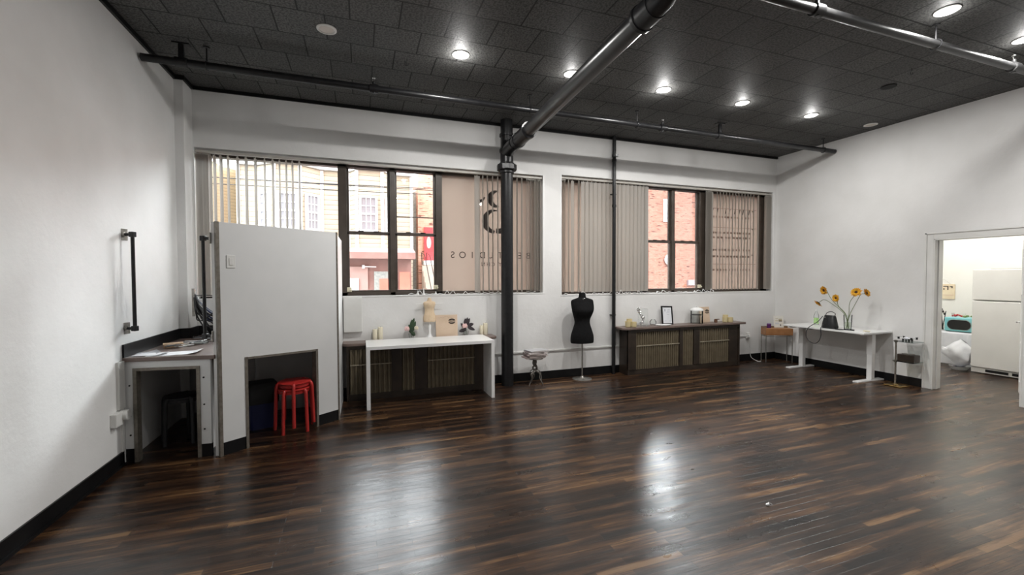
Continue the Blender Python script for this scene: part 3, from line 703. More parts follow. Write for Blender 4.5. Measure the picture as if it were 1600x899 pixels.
# ================================================================== RADIATOR CABINETS
M_cab = noisy('dark_stained_cabinet_wood', (.022, .016, .012), (.04, .028, .02), 7, .35, .1)
M_grille = noisy('olive_brown_grille', (.125, .10, .064), (.16, .13, .085), 9, .4)
M_bar = noisy('pale_metal_bar', (.30, .27, .20), (.36, .32, .24), 20, .4)
def cabinet(label, x0, x1, dep, top, ovl, ovr, grilles, plain, stiles):
    t_ = T('radiator_cabinet', label, 'radiator cabinet', ((x0 + x1) / 2, -dep / 2, 0)); ox = (x0 + x1) / 2; oy = -dep / 2
    b = MB()
    b.box(x0 - ox, x0 + .03 - ox, -dep - oy, -.016 - oy, 0, top - .035).box(x1 - .03 - ox, x1 - ox, -dep - oy, -.016 - oy, 0, top - .035)
    b.box(x0 + .03 - ox, x1 - .03 - ox, -dep + .045 - oy, -dep + .05 - oy, .0, top - .035)
    b.box(x0 + .03 - ox, x1 - .03 - ox, -dep - oy, -dep + .02 - oy, top - .085, top - .035)
    b.box(x0 + .03 - ox, x1 - .03 - ox, -dep + .01 - oy, -dep + .03 - oy, .0, .085)
    obj('carcass', b, M_cab, t_, bevel=.003)
    for a, c_ in stiles: obj('stile', MB().box(a - ox, c_ - ox, -dep - .004 - oy, -dep + .03 - oy, .085, top - .035), M_cab, t_, bevel=.003)
    for a, c_, p in grilles:
        mb = MB(); n = max(2, round((c_ - a) / p)); w_ = (c_ - a) / n
        prof = []
        for i in range(n):
            xx = a - ox + i * w_; prof += [(xx, 0), (xx + w_ * .22, -.022), (xx + w_ * .55, -.022), (xx + w_ * .8, 0)]
        prof.append((c_ - ox, 0))
        mb.prism([(x, y - dep + .026 - oy) for x, y in prof] + [(c_ - ox, -dep + .032 - oy), (a - ox, -dep + .032 - oy)], (0, 0, top - .17), o=(0, 0, .085))
        obj('grille', mb, M_grille, t_, label='olive brown ribbed grille')
        if c_ - a > .35:
            obj('cross_bar', MB().box(a - ox + .01, c_ - ox + .0, -dep - .002 - oy, -dep + .010 - oy, .455, .468), M_bar, t_, label='thin pale metal cross bar')
    for a, c_ in plain: obj('access_panel', MB().box(a - ox, c_ - ox, -dep + .012 - oy, -dep + .03 - oy, .085, top - .08), M_cab, t_)
    b = MB(); b.prism([(x0 - ovl - ox, -.003 - oy), (x0 - ovl - ox, -dep + .02 - oy), (x0 - ovl + .05 - ox, -dep - .035 - oy), (x1 + ovr - .03 - ox, -dep - .035 - oy), (x1 + ovr - ox, -dep - .0 - oy), (x1 + ovr - ox, -.003 - oy)], (0, 0, .035), o=(0, 0, top - .035))
    obj('top_board', b, M_wood if x0 > 4 else M_wood, t_, bevel=.006)
    return t_
cabinet('long dark radiator cabinet behind the white console table', 1.745, 3.62, .25, .745, .045, .12, [(1.78, 2.30, .056), (2.43, 2.60, .05), (2.76, 3.42, .054)], [(3.42, 3.60)], [(2.30, 2.43), (2.60, 2.76)])
cabinet('long dark radiator cabinet under the right hand window', 5.93, 8.26, .26, .765, .10, .13, [(6.08, 6.94, .043), (7.01, 7.24, .045), (7.36, 8.02, .047)], [(8.02, 8.22)], [(5.93, 6.08), (6.94, 7.01), (7.24, 7.36)])

# ================================================================== WHITE CONSOLE TABLE
t_ = T('console_table', 'long narrow white console table in front of the radiator cabinet', 'table', (2.775, -.51, 0))
obj('tabletop', MB().prism([(-.195, .720), (.195, .720), (.195, .748), (.40, .748), (.40, .758), (-.195, .758)], (1.59, 0, 0), (-.795, 0, 0), (0, 1, 0), (0, 0, 1)), M_lam, t_, bevel=.001)
obj('leg', MB().box(-.795, -.752, -.195, .195, 0, .720), M_lam, t_, bevel=.0015)
obj('leg', MB().box(.752, .795, -.195, .195, 0, .720), M_lam, t_, bevel=.0015)
tag(obj('wall_panel', MB().box(1.712, 1.942, -.055, 0, .865, 1.318), M_trimw, bevel=.004), 'flat white rectangular box panel on the wall under the left window', 'panel')

# ---- things on the left cabinet
M_wax = noisy('ivory_wax', (.72, .66, .50), (.76, .70, .56), 8, .5)
def candle(x, y, z, r, h_, lab):
    t_ = T('candle', lab, 'candle', (x, y, z))
    obj('wax', MB().lathe([(r * .96, 0), (r, .004), (r, h_ - .006), (r * .9, h_), (.001, h_ - .006)], n=24), M_wax, t_, smooth=True)
    obj('wick', MB().cyl((0, 0, h_ - .007), (0.001, 0, h_ + .01), .0015, n=6), M_dark, t_)
candle(2.102, -.045, .745, .031, .145, 'shorter ivory pillar candle of the left pair behind the console table')
candle(2.17, -.045, .745, .031, .170, 'taller ivory pillar candle of the left pair behind the console table')
candle(3.575, -.045, .745, .026, .135, 'shorter ivory pillar candle of the right pair near the black column')
candle(3.635, -.045, .745, .032, .165, 'taller ivory pillar candle of the right pair near the black column')
M_pink = noisy('pale_pink_petal', (.75, .48, .46), (.85, .62, .60), 20, .6)
M_cream = noisy('cream_petal', (.75, .68, .50), (.8, .75, .6), 20, .6)
M_leaf = noisy('dark_green_leaf', (.02, .045, .02), (.04, .08, .035), 15, .5)
M_leaf2 = noisy('plum_leaf', (.03, .022, .028), (.05, .04, .045), 15, .5)
def bloom(mb, c, r, n=14, seed=0):
    g = random.Random(seed); c = Vector(c)
    for k in range(n):
        a = k * 2.399; rr_ = r * (.25 + .75 * (k / n)); up = r * (.5 - .55 * k / n)
        p = c + Vector((rr_ * .6 * cos(a), rr_ * .6 * sin(a), up))
        M = Matrix.Rotation(a, 3, 'Z') @ Matrix.Rotation(.9 - .6 * k / n, 3, 'Y')
        mb.ball(p, r * .5, .35, 1, .9, 8, M)
    return mb
def leaf(mb, base, tip, w_, bend=.0):
    base, tip = Vector(base), Vector(tip); d = tip - base; L_ = d.length; d.normalize()
    s_ = d.cross(Vector((0, 1, 0.2))).normalized(); n_ = s_.cross(d)
    def f(u, v):
        ww = w_ * sin(pi * min(1, u * .97 + .03)) ** .8
        return base + d * L_ * u + s_ * (v - .5) * ww + n_ * (-bend * (u ** 2) + .25 * ww * abs(v - .5))
    return mb.grid(f, 8, 2)
def vase_small(x, y, z, lab, kind):
    t_ = T('flower_glass', lab, 'flowers', (x, y, z))
    obj('glass_cup', MB().lathe([(.022, 0), (.026, .003), (.032, .05), (.030, .05), (.024, .006), (.001, .005)], n=20, cap=False), M_clear, t_, smooth=True)
    if kind:
        obj('pink_bloom', bloom(MB(), (-.052, -.01, .095), .042, seed=1), M_pink, t_, smooth=True)
        obj('cream_bloom', bloom(MB(), (.062, .0, .10), .034, seed=2), M_cream, t_, smooth=True)
        l_ = MB()
        for p, q_, w_ in (((0, 0, .05), (.01, 0, .20), .05), ((.01, 0, .06), (.06, .02, .18), .04), ((0, 0, .05), (-.03, -.02, .15), .05), ((.0, -.01, .06), (.05, -.02, .03), .045), ((.0, -.02, .07), (-.005, -.03, .13), .05), ((.01, 0, .13), (.04, 0, .215), .035)): leaf(l_, p, q_, w_)
        obj('leaves', l_, M_leaf, t_, smooth=True)
    else:
        obj('pink_bloom', bloom(MB(), (-.02, -.02, .10), .045, seed=3), M_pink, t_, smooth=True)
        l_ = MB()
        for p, q_, w_ in (((0, 0, .06), (-.10, 0, .055), .045), ((0, 0, .07), (-.07, .01, .14), .04), ((.02, 0, .09), (.12, 0, .06), .04), ((.02, 0, .10), (.10, .01, .13), .045), ((0, .01, .10), (.05, .02, .19), .05), ((0, .01, .1), (-.01, .02, .19), .045), ((0, .01, .1), (.02, .02, .2), .04)): leaf(l_, p, q_, w_, .02)
        obj('leaves', l_, M_leaf2, t_, smooth=True, label='dark plum green leaves')
    st_ = MB().tube([(0, 0, .01), (.002, 0, .1)], .003, 6); obj('stem', st_, M_leaf, t_, smooth=True)
    t_.scale = (1.1, .8, 1.3)
vase_small(2.575, -.05, .745, 'small glass with pink and cream blooms left of the small dress form', True)
vase_small(3.345, -.05, .745, 'small glass with one pink bloom and dark leaves right of the wooden sign', False)
# mini dress form
M_skin = noisy('beige_linen', (.66, .50, .33), (.72, .56, .39), 30, .7)
def body_loft(spec, n=28):
    """spec rows: (z, half width, half depth, dx, dy)"""
    return [[Vector((dx + a * cos(2 * pi * i / n), dy + d_ * sin(2 * pi * i / n), z)) for i in range(n)] for z, a, d_, dx, dy in spec]
def smooth_spec(rows, k=5):
    pts = [Vector(r[:3]) for r in rows]; ex = [Vector((r[3], r[4], 0)) for r in rows]
    a, b = spline(pts, k), spline(ex, k)
    return [(p.x, max(p.y, .001), max(p.z, .001), q.x, q.y) for p, q in zip(a, b)]
t_ = T('small_dress_form', 'small beige tabletop dress form with a rod for arms on the left cabinet', 'dress form', (2.825, -.056, .745)); t_.scale = (1, .9, 1.10)
rows = [(.200, .080, .055, 0, 0), (.225, .086, .06, 0, 0), (.27, .083, .058, 0, 0), (.32, .066, .047, 0, 0), (.36, .066, .047, 0, 0), (.405, .078, .058, 0, -.004), (.435, .084, .055, 0, -.002), (.452, .070, .042, 0, 0), (.462, .036, .03, 0, 0), (.49, .022, .022, 0, 0), (.503, .018, .018, 0, 0)]
obj('torso', MB().loft(body_loft(smooth_spec(rows))), M_skin, t_, smooth=True)
obj('arm_rod', MB().cyl((-.185, 0, .427), (.185, 0, .427), .0045, n=10), M_sill, t_, smooth=True, label='thin white rod through the shoulders')
obj('stand_foot', MB().lathe([(.045, 0), (.045, .008), (.03, .02), (.018, .05), (.014, .10), (.02, .15), (.010, .17), (.008, .205)], n=20), M_sill, t_, smooth=True, label='white turned stand')
# wooden sign boards (pictogram only)
M_ply = noisy('pale_plywood', (.62, .47, .34), (.68, .53, .40), 6, .6)
M_burn = mat('burnt_black_marks', (.02, .015, .012), .7)
def wifi_board(x, y, z, w_, h_, lab, rz=0, tilt=.12, scribble=True):
    t_ = T('wooden_sign', lab, 'sign', (x, y, z), rz)
    M = Matrix.Rotation(-tilt, 3, 'X')
    g_ = MB().obox(M @ Vector((0, .0, h_ / 2)), (w_, .008, h_), M); obj('board', g_, M_ply, t_, bevel=.002)
    d_ = MB(); k = h_ * .115; c = (w_ * .24, h_ * .70)
    def P(u, v): return M @ Vector((u, -.0062, v))
    for s_ in (1, -1):
        d_.tube([P(c[0] + 1.45 * k * cos(a), c[1] + s_ * k * .8 * sin(a)) for a in [.25 + 2.64 * i / 14 for i in range(15)]], 1, 8, radii=[k * (.04 + .20 * sin(pi * i / 14)) for i in range(15)])
    tx = text('lettering', 'WiFi', k * 1.15, M_burn, P(c[0], c[1] - k * .36), (pi / 2 + tilt, 0, 0), parent=t_, ext=.0006, align='CENTER')
    obj('wifi_symbol', d_, M_burn, t_, label='black wireless symbol')
    if scribble:
        d_ = MB(); g2 = random.Random(4)
        pts = [P(-w_ * .36 + i * w_ * .05, h_ * .90 + g2.uniform(-.5, .5) * h_ * .09) for i in range(13)]
        d_.tube(spline(pts, 4), .0012, 4); obj('script_line', d_, mat('pale_brown_script', (.35, .25, .17), .7), t_, label='faint brown handwriting line')
    return t_
wifi_board(3.07, -.05, .745, .31, .305, 'square plywood sign with black wireless symbol behind the console table')
# ================================================================== THINGS ON RIGHT CABINET
ZT = .765
M_yel = translucent('frosted_yellow', (.80, .70, .42), .35, .3, .06)
def tealights(x, lab):
    for i, (dx, dy, r, h_) in enumerate(((-.05, .0, .045, .095), (.035, -.03, .048, .085), (.01, .05, .045, .125))):
        t_ = T('candle_glass', lab % ('left', 'right', 'tallest rear')[i], 'candle holder', (x + dx, -.17 + dy, ZT))
        obj('glass_cup', MB().lathe([(r * .8, 0), (r, .01), (r, h_), (r * .93, h_), (r * .9, .012), (.001, .01)], n=20, cap=False), M_yel, t_, smooth=True)
        obj('wax', MB().lathe([(r * .84, .012), (r * .88, .02), (r * .88, h_ * .7), (.001, h_ * .7)], n=20), M_wax, t_, smooth=True)
tealights(6.04, '%s yellowish candle glass of the cluster at the left end of the right cabinet')
tealights(8.06, '%s yellowish candle glass of the cluster at the right end of the right cabinet')
t_ = T('glass_plaque', 'clear glass plaque with crumpled silver figure on the right cabinet', 'plaque', (6.28, -.17, ZT), .15)
M_foil = noisy('crumpled_silver', (.8, .8, .82), (.9, .9, .9), 30, .15, .8, metal=1, bscale=60)
M = Matrix.Rotation(-.12, 3, 'X') @ Matrix.Rotation(.10, 3, 'Y')
obj('glass_slab', MB().obox(M @ Vector((0, 0, .15)), (.20, .022, .29), M), M_clear, t_, bevel=.004)
f = MB(); g = random.Random(9)
for i in range(22):
    q_ = i / 21; f.ball(M @ Vector((-.065 + .05 * sin(q_ * 5) + g.uniform(-.02, .02), -.02 + g.uniform(-.008, .004), .03 + q_ * .26)), g.uniform(.014, .03), 1, .5, 1, 6, Matrix.Rotation(g.uniform(0, 3), 3, 'Y'))
obj('silver_figure', f, M_foil, t_, label='shiny crumpled silver figure')
f = MB()
for i in range(9): f.ball((-.08 + i * .022, -.03, .012), .012, 1, 1, 1, 6)
obj('silver_base', f, M_foil, t_)
t_ = T('platter', 'flat oval white platter in front of the black picture frame', 'platter', (6.66, -.20, ZT), .05)
obj('dish', MB().lathe([(.10, 0), (.145, .012), (.15, .016), (.14, .014), (.10, .006), (.001, .006)], n=32, sy=.6, cap=False), M_lam, t_, smooth=True)
t_ = T('glass_bowl', 'small clear glass bowl left of the black picture frame', 'bowl', (6.53, -.10, ZT))
obj('bowl_body', MB().lathe([(.03, 0), (.05, .02), (.055, .06), (.03, .10), (.028, .098), (.05, .06), (.046, .022), (.001, .006)], n=24, cap=False), M_clear, t_, smooth=True)
t_ = T('picture_frame', 'black framed certificate leaning on the wall above the right cabinet', 'picture frame', (6.83, -.10, ZT))
M = Matrix.Rotation(-.16, 3, 'X') @ Matrix.Rotation(.04, 3, 'Y'); fwid, fh, fb = .225, .315, .022
f = MB()
for cx, cz, w_, h_ in ((-fwid / 2 + fb / 2, fh / 2, fb, fh), (fwid / 2 - fb / 2, fh / 2, fb, fh), (0, fb / 2, fwid, fb), (0, fh - fb / 2, fwid, fb)): f.obox(M @ Vector((cx, 0, cz)), (w_, .018, h_), M)
obj('frame', f, M_black, t_, bevel=.002)
obj('certificate', MB().obox(M @ Vector((0, .002, fh / 2)), (fwid - fb, .006, fh - fb), M), mat('certificate_paper', (.72, .74, .77), .4), t_)
f = MB()
for cx, cz, w_, h_ in ((-.04, .24, .012, .04), (.04, .25, .05, .004), (.03, .225, .06, .004), (.02, .20, .07, .003), (.02, .17, .05, .003), (.05, .06, .03, .003), (-.04, .06, .03, .003)): f.obox(M @ Vector((cx, -.0018, cz)), (w_, .001, h_), M)
obj('print_marks', f, mat('blue_grey_print', (.2, .22, .28), .6), t_)
t_ = T('glass_jar', 'wide glass jar with white domed lid and dark band on the right cabinet', 'jar', (7.40, -.15, ZT))
obj('jar_wall', MB().lathe([(.095, 0), (.10, .006), (.10, .225), (.096, .225), (.096, .01), (.001, .008)], n=32, cap=False), M_clear, t_, smooth=True)
obj('dome_lid', MB().lathe([(.106, .225), (.106, .235), (.098, .25), (.07, .268), (.035, .278), (.012, .28), (.012, .29), (.018, .297), (.001, .302)], n=32), M_sill, t_, smooth=True)
obj('dark_band', MB().lathe([(.088, .148), (.095, .148), (.095, .158), (.088, .158)], n=32, cap=False), M_black, t_)
f = MB()
for z in (.04, .10, .15, .20): f.ball((.101, -.01, z), .008, n=8)
obj('chrome_stud', f, M_chrome, t_, smooth=True)
wifi_board(7.66, -.07, ZT, .215, .275, 'small plywood sign with black wireless symbol on the right cabinet', 0, .10, False)
t_ = T('wooden_stamp', 'small brown wooden block with a short arm beside the small plywood sign', 'wooden block', (7.83, -.15, ZT))
M_brn = noisy('brown_wood', (.10, .05, .03), (.16, .085, .05), 15, .5)
obj('block', MB().box(-.03, .01, -.02, .02, 0, .05), M_brn, t_, bevel=.003); obj('arm', MB().box(-.03, .06, -.015, .015, .05, .062), M_brn, t_, bevel=.003)
# ================================================================== BLACK DRESS FORM
M_fab = noisy('black_velvet', (.004, .004, .0045), (.007, .007, .0075), 30, .9, spec=.2)
t_ = T('dress_form', 'black headless dress form on thin chrome stand by the window wall', 'dress form', (5.14, -.20, 0))
rows = [(.565, .186, .125, 0, 0), (.60, .19, .13, 0, 0), (.68, .184, .128, 0, 0), (.77, .155, .112, 0, 0), (.86, .126, .095, 0, 0), (.93, .130, .098, 0, 0), (1.01, .160, .115, 0, -.015), (1.07, .178, .122, 0, -.022), (1.13, .188, .105, 0, -.012), (1.19, .190, .085, 0, 0), (1.225, .176, .07, 0, 0), (1.245, .12, .062, 0, .0), (1.262, .066, .055, 0, 0), (1.29, .054, .05, 0, 0), (1.335, .048, .045, 0, 0)]
obj('torso', MB().loft(body_loft(smooth_spec(rows), 36)), M_fab, t_, smooth=True)
obj('pole', MB().cyl((0, 0, .01), (0, 0, .60), .011, n=14), M_steel, t_, smooth=True)
obj('base_disc', MB().lathe([(.150, 0), (.150, .006), (.06, .016), (.03, .03), (.016, .05)], n=36), M_steel, t_, smooth=True)
obj('necklace', MB().tube([(.062 * cos(a), .06 * sin(a), 1.262 - .012 * (1 - sin(a)) * .5) for a in [2 * pi * i / 24 for i in range(24)]], .003, 6, closed=True).ball((-.02, -.062, 1.235), .01, n=8), M_chrome, t_, smooth=True, label='thin silver neck chain')
tag(obj('wall_socket', MB().box(4.40, 4.475, -.03, 0, .39, .49), M_trimw, bevel=.006), 'white double socket on the raceway left of the dress form', 'outlet')
# branch leg side table with magazines
M_branch = noisy('antique_silver_branch', (.10, .09, .08), (.20, .18, .16), 40, .45, .3, metal=.5)
bx, by = 4.32, -.27
t_ = T('branch_table', 'small side table with twisted branch legs under a magazine pile', 'side table', (bx, by, 0))
obj('top_disc', MB().lathe([(.02, .375), (.12, .385), (.125, .395), (.12, .40), (.001, .40)], n=28), M_branch, t_, smooth=True)
for k, (a, kx) in enumerate(((3.6, .02), (5.7, -.02), (1.6, .03))):
    r_ = .11; c_, s_ = cos(a), sin(a)
    pts = [(c_ * .015, s_ * .015, .385), (c_ * .01 - s_ * .02, s_ * .01 + c_ * .02, .31), (c_ * -.01 + kx, s_ * -.01, .24), (c_ * .07, s_ * .07, .17), (c_ * .09 + kx, s_ * .09, .11), (c_ * .10, s_ * .10, .05), (c_ * .125, s_ * .125, .0)]
    obj('leg', MB().tube(spline(pts, 5), .01, 8, radii=[.016 - .009 * i / 30 for i in range(31)]), M_branch, t_, smooth=True)
    pts2 = [Vector(pts[2]), Vector(pts[3]) + Vector((-s_ * .04, c_ * .04, .02)), Vector(pts[5])]
    obj('twig', MB().tube(spline(pts2, 6), .006, 6), M_branch, t_, smooth=True)
mg = [(.30, .21, .018, (.50, .40, .38)), (.28, .20, .016, (.28, .22, .20)), (.29, .21, .014, (.65, .55, .52)), (.28, .21, .02, (.30, .22, .22)), (.30, .22, .016, (.66, .62, .60)), (.27, .20, .010, (.12, .09, .09)), (.30, .215, .014, (.45, .45, .46))]
z = .401; g = random.Random(21)
names = ['lowest', 'second from bottom', 'third from bottom', 'middle', 'third from top', 'second from top', 'topmost']
for i, (w_, d_, h_, c_) in enumerate(mg):
    o = T('magazine', '%s magazine of the pile on the branch side table' % names[i], 'magazine', (bx + g.uniform(-.03, .03), by + g.uniform(-.01, .01), z), g.uniform(-.2, .2))
    obj('pages', MB().box(-w_ / 2 + .003, w_ / 2 - .003, -d_ / 2 + .003, d_ / 2 - .003, .001, h_ - .002), mat('page_edges', (.62, .56, .54), .7), o)
    obj('cover', MB().box(-w_ / 2, w_ / 2, -d_ / 2, d_ / 2, h_ - .002, h_).box(-w_ / 2, w_ / 2, -d_ / 2, d_ / 2, 0, .001).box(-w_ / 2, -w_ / 2 + .002, -d_ / 2, d_ / 2, .001, h_ - .002), mat('magazine_cover', c_, .35), o)
    z += h_ + .0006
# wall outlet right of cabinet with cord
t_ = T('wall_outlet', 'white outlet with plugged cord on the wall right of the right cabinet', 'outlet', (8.72, 0, .47))
obj('box_body', MB().box(-.04, .04, -.03, 0, -.055, .055), M_trimw, t_, bevel=.005)
obj('plug', MB().box(-.02, .02, -.07, -.03, -.03, .02), M_trimw, t_, bevel=.006)
tag(obj('power_cord', MB().tube(spline([(8.72, -.06, .43), (8.73, -.055, .30), (8.75, -.045, .16), (8.78, -.05, .06), (8.84, -.13, .006), (8.87, -.17, .006)], 8), .005, 8), M_trimw, smooth=True), 'white power cord dropping from the outlet to the floor right of the cabinet', 'cord')

# ================================================================== CORNER TEAK DESK
M_teak = noisy('orange_teak', (.30, .135, .05), (.38, .18, .075), 9, .4)
M_oak2 = noisy('brown_teak_side', (.16, .09, .04), (.2, .12, .06), 9, .4)
t_ = T('corner_desk', 'small teak drawer desk on thin metal legs in the far right corner', 'desk', (9.13, -.275, 0), math.atan2(-.19, .42))
obj('drawer_box', MB().box(-.235, .235, -.095, .095, .50, .625), M_teak, t_, bevel=.003)
obj('drawer_front', MB().box(-.205, .215, -.099, -.095, .508, .617), M_teak, t_, bevel=.002)
obj('gallery', MB().box(-.235, -.222, -.095, .095, .625, .65).box(-.235, .235, .083, .095, .625, .65), M_oak2, t_, bevel=.002)
f = MB()
for x in (-.228, .228):
    for y in (-.088, .088): obj('leg', MB().cyl((x, y, 0), (x, y, .50), .007, n=8), M_steel, t_, smooth=True)
obj('rail', MB().box(-.228, .228, -.092, -.084, .475, .487).box(-.228, .228, .084, .092, .475, .487).box(-.232, -.224, -.088, .088, .475, .487).box(.224, .232, -.088, .088, .475, .487), M_steel, t_)
M_purp = translucent('purple_glass', (.16, .03, .20), .4, .1, .1)
t_ = T('purple_jar', 'small purple glass jar on the corner teak desk', 'jar', (9.00, -.22, .6255))
obj('jar_glass', MB().lathe([(.032, 0), (.036, .004), (.036, .07), (.030, .076), (.001, .07)], n=24), M_purp, t_, smooth=True)
obj('jar_lid', MB().lathe([(.031, .076), (.031, .088), (.001, .09)], n=24), mat('lilac_lid', (.35, .25, .42), .4), t_, smooth=True)
t_ = T('art_print', 'small white mounted print leaning behind the purple jar in the corner', 'print', (9.215, -.25, .6255), -.42)
M = Matrix.Rotation(-.15, 3, 'X')
obj('mount', MB().obox(M @ Vector((0, 0, .11)), (.17, .006, .215), M), mat('print_card', (.72, .70, .64), .5), t_)
for nm, cx, cz, w_, h_, cl in (('print_patch', .03, .135, .06, .035, (.40, .33, .20)), ('print_patch', .03, .12, .06, .014, (.06, .06, .05)), ('print_patch', -.035, .125, .05, .012, (.50, .42, .25)), ('print_patch', .03, .045, .018, .03, (.05, .05, .05)), ('print_patch', -.03, .165, .05, .02, (.60, .56, .45)), ('print_patch', -.03, .075, .07, .03, (.58, .60, .62)), ('print_patch', .035, .165, .05, .02, (.6, .58, .5))):
    obj(nm, MB().obox(M @ Vector((cx, -.0035, cz)), (w_, .001, h_), M), mat('print_ink', cl, .5), t_)

# ================================================================== WHITE STANDING DESK
t_ = T('standing_desk', 'white height adjustable desk with T shaped legs along the right wall', 'desk', (9.09, -1.30, 0))
obj('desktop', MB().prism([(-.315, -.63), (.32, -.63), (.32, .63), (-.315, .63)], (0, 0, .025), o=(0, 0, .728)), M_lam, t_, bevel=.004)
for y in (-.50, .58 - .02):
    obj('foot', MB().box(-.27, .315, y - .04, y + .04, 0, .022), M_lam, t_, bevel=.004)
    obj('column', MB().box(.03, .10, y - .035, y + .035, .022, .45), M_lam, t_, bevel=.003)
    obj('column_sleeve', MB().box(.026, .104, y - .039, y + .039, .40, .70), M_lam, t_, bevel=.003)
    obj('top_bracket', MB().box(-.22, .28, y - .03, y + .03, .70, .728), M_lam, t_)
obj('control_box', MB().box(-.08, .05, .30, .50, .69, .728), M_dark, t_, label='black control box under the top', bevel=.004)
obj('crossbeam', MB().box(.05, .08, -.46, .52, .695, .726), M_black, t_)
obj('cable_grommet', MB().cyl((-.13, -.56, .752), (-.13, -.56, .756), .03, n=24), M_steel, t_)
ZD = .754
t_ = T('water_bottle', 'clear plastic bottle with green label on the white standing desk', 'bottle', (9.22, -.93, ZD))
obj('bottle_body', MB().lathe([(.032, 0), (.036, .006), (.036, .15), (.030, .175), (.014, .215), (.013, .235)], n=24), glass_thin('pet_plastic', (.97, .985, .99), ior=1.2), t_, smooth=True)
obj('bottle_label', MB().lathe([(.0365, .02), (.0365, .115)], n=24, cap=False), noisy('green_label', (.35, .62, .20), (.5, .75, .35), 14, .5), t_, smooth=True)
obj('bottle_cap', MB().lathe([(.015, .235), (.015, .252), (.001, .253)], n=18), M_sill, t_, smooth=True)
# vase with sunflowers
t_ = T('flower_vase', 'clear glass vase standing on the white desk behind the black handbag', 'vase', (9.02, -1.555, ZD))
obj('vase_glass', MB().lathe([(.040, 0), (.046, .006), (.056, .225), (.0525, .225), (.042, .012), (.001, .010)], n=32, cap=False), M_clear, t_, smooth=True)
obj('vase_water', MB().lathe([(.041, .013), (.047, .11), (.001, .11)], n=24), glass_thin('greenish_water', (.93, .96, .90), ior=1.1), t_, smooth=True)
M_petal = noisy('sunflower_petal', (.72, .33, .015), (.85, .48, .03), 30, .6)
M_disc = noisy('sunflower_centre', (.035, .012, .006), (.09, .03, .012), 60, .8, .6)
M_stem = noisy('green_stem', (.10, .14, .05), (.16, .20, .08), 20, .5)
def sunflower(head, face, r, mids, lab, foot):
    t_ = T('sunflower', lab, 'flower', foot); ft = Vector(foot)
    hd = Vector(head) - ft; fc = Vector(face).normalized()
    Q = fc.to_track_quat('Z', 'Y').to_matrix()
    pet = MB(); g_ = random.Random(int(abs(head[1]) * 997))
    for ring, (nn_, r0_, L_, tilt) in enumerate(((16, .24, .74, .22), (15, .20, .62, .62))):
        for k in range(nn_):
            a = 2 * pi * (k + .5 * ring) / nn_ + g_.uniform(-.08, .08); l_ = L_ * r * g_.uniform(.85, 1.08); tl = tilt + g_.uniform(-.12, .18)
            ca, sa = cos(a), sin(a); w_ = r * .36
            def f(u, v):
                ww = w_ * sin(pi * (u * .85 + .12)); rad = r * r0_ + l_ * u * cos(tl)
                p = Vector((rad, (v - .5) * ww, l_ * u * sin(tl) + .12 * ww * (2 * abs(v - .5)) - .1 * r * u * u))
                return hd + Q @ Vector((p.x * ca - p.y * sa, p.x * sa + p.y * ca, p.z))
            pet.grid(f, 4, 2)
    obj('petals', pet, M_petal, t_, smooth=True)
    dm = MB(); rings = []
    for rr_, zz in ((.001, .12), (.12, .13), (.20, .11), (.27, .05), (.30, -.04), (.26, -.12)):
        rings.append([hd + Q @ Vector((rr_ * r * cos(2 * pi * i / 20), rr_ * r * sin(2 * pi * i / 20), zz * r)) for i in range(20)])
    dm.loft(rings); obj('centre_disc', dm, M_disc, t_, smooth=True)
    sp_ = MB()
    for k in range(10):
        a = 2 * pi * k / 10
        def f(u, v):
            ww = r * .3 * (1 - u) + .0005
            return hd + Q @ Vector(((.2 + .62 * u) * r * cos(a) - (v - .5) * ww * sin(a), (.2 + .62 * u) * r * sin(a) + (v - .5) * ww * cos(a), -.15 * r + .12 * r * u))
        sp_.grid(f, 3, 1)
    obj('sepals', sp_, M_leaf, t_, smooth=True)
    pts = [Vector((0, 0, 0))] + [Vector(p) - ft for p in mids] + [hd - fc * r * .5, hd - fc * r * .12]
    obj('stem', MB().tube(spline(pts, 7), .0038, 8), M_stem, t_, smooth=True)
vx, vy = 9.02, -1.555; vb = ZD + .016
sunflower((9.05, -1.165, 1.345), (-.85, .25, -.15), .082, [(9.02, -1.52, .98), (9.01, -1.32, 1.20)], 'upper left sunflower in the vase', (vx + .012, vy - .012, vb))
sunflower((9.0, -1.115, 1.135), (-.55, .45, -.75), .080, [(9.01, -1.51, .985), (8.99, -1.30, 1.16), (9.0, -1.20, 1.195)], 'lowest drooping sunflower at far left of the vase', (vx - .010, vy - .015, vb))
sunflower((9.0, -1.385, 1.232), (-.9, .15, -.05), .070, [(9.03, -1.52, .98), (9.0, -1.42, 1.12)], 'small middle sunflower directly above the handbag', (vx + .015, vy + .005, vb))
sunflower((9.02, -1.665, 1.335), (-.88, -.20, .30), .080, [(9.01, -1.575, .98), (8.99, -1.60, 1.18)], 'wide open dark centred sunflower right of the vase', (vx - .005, vy + .015, vb))
sunflower((9.10, -1.76, 1.325), (.05, -.80, .30), .076, [(9.03, -1.575, .98), (9.05, -1.66, 1.20), (9.07, -1.70, 1.30)], 'rightmost sunflower seen from behind near the wall', (vx + .005, vy + .018, vb))
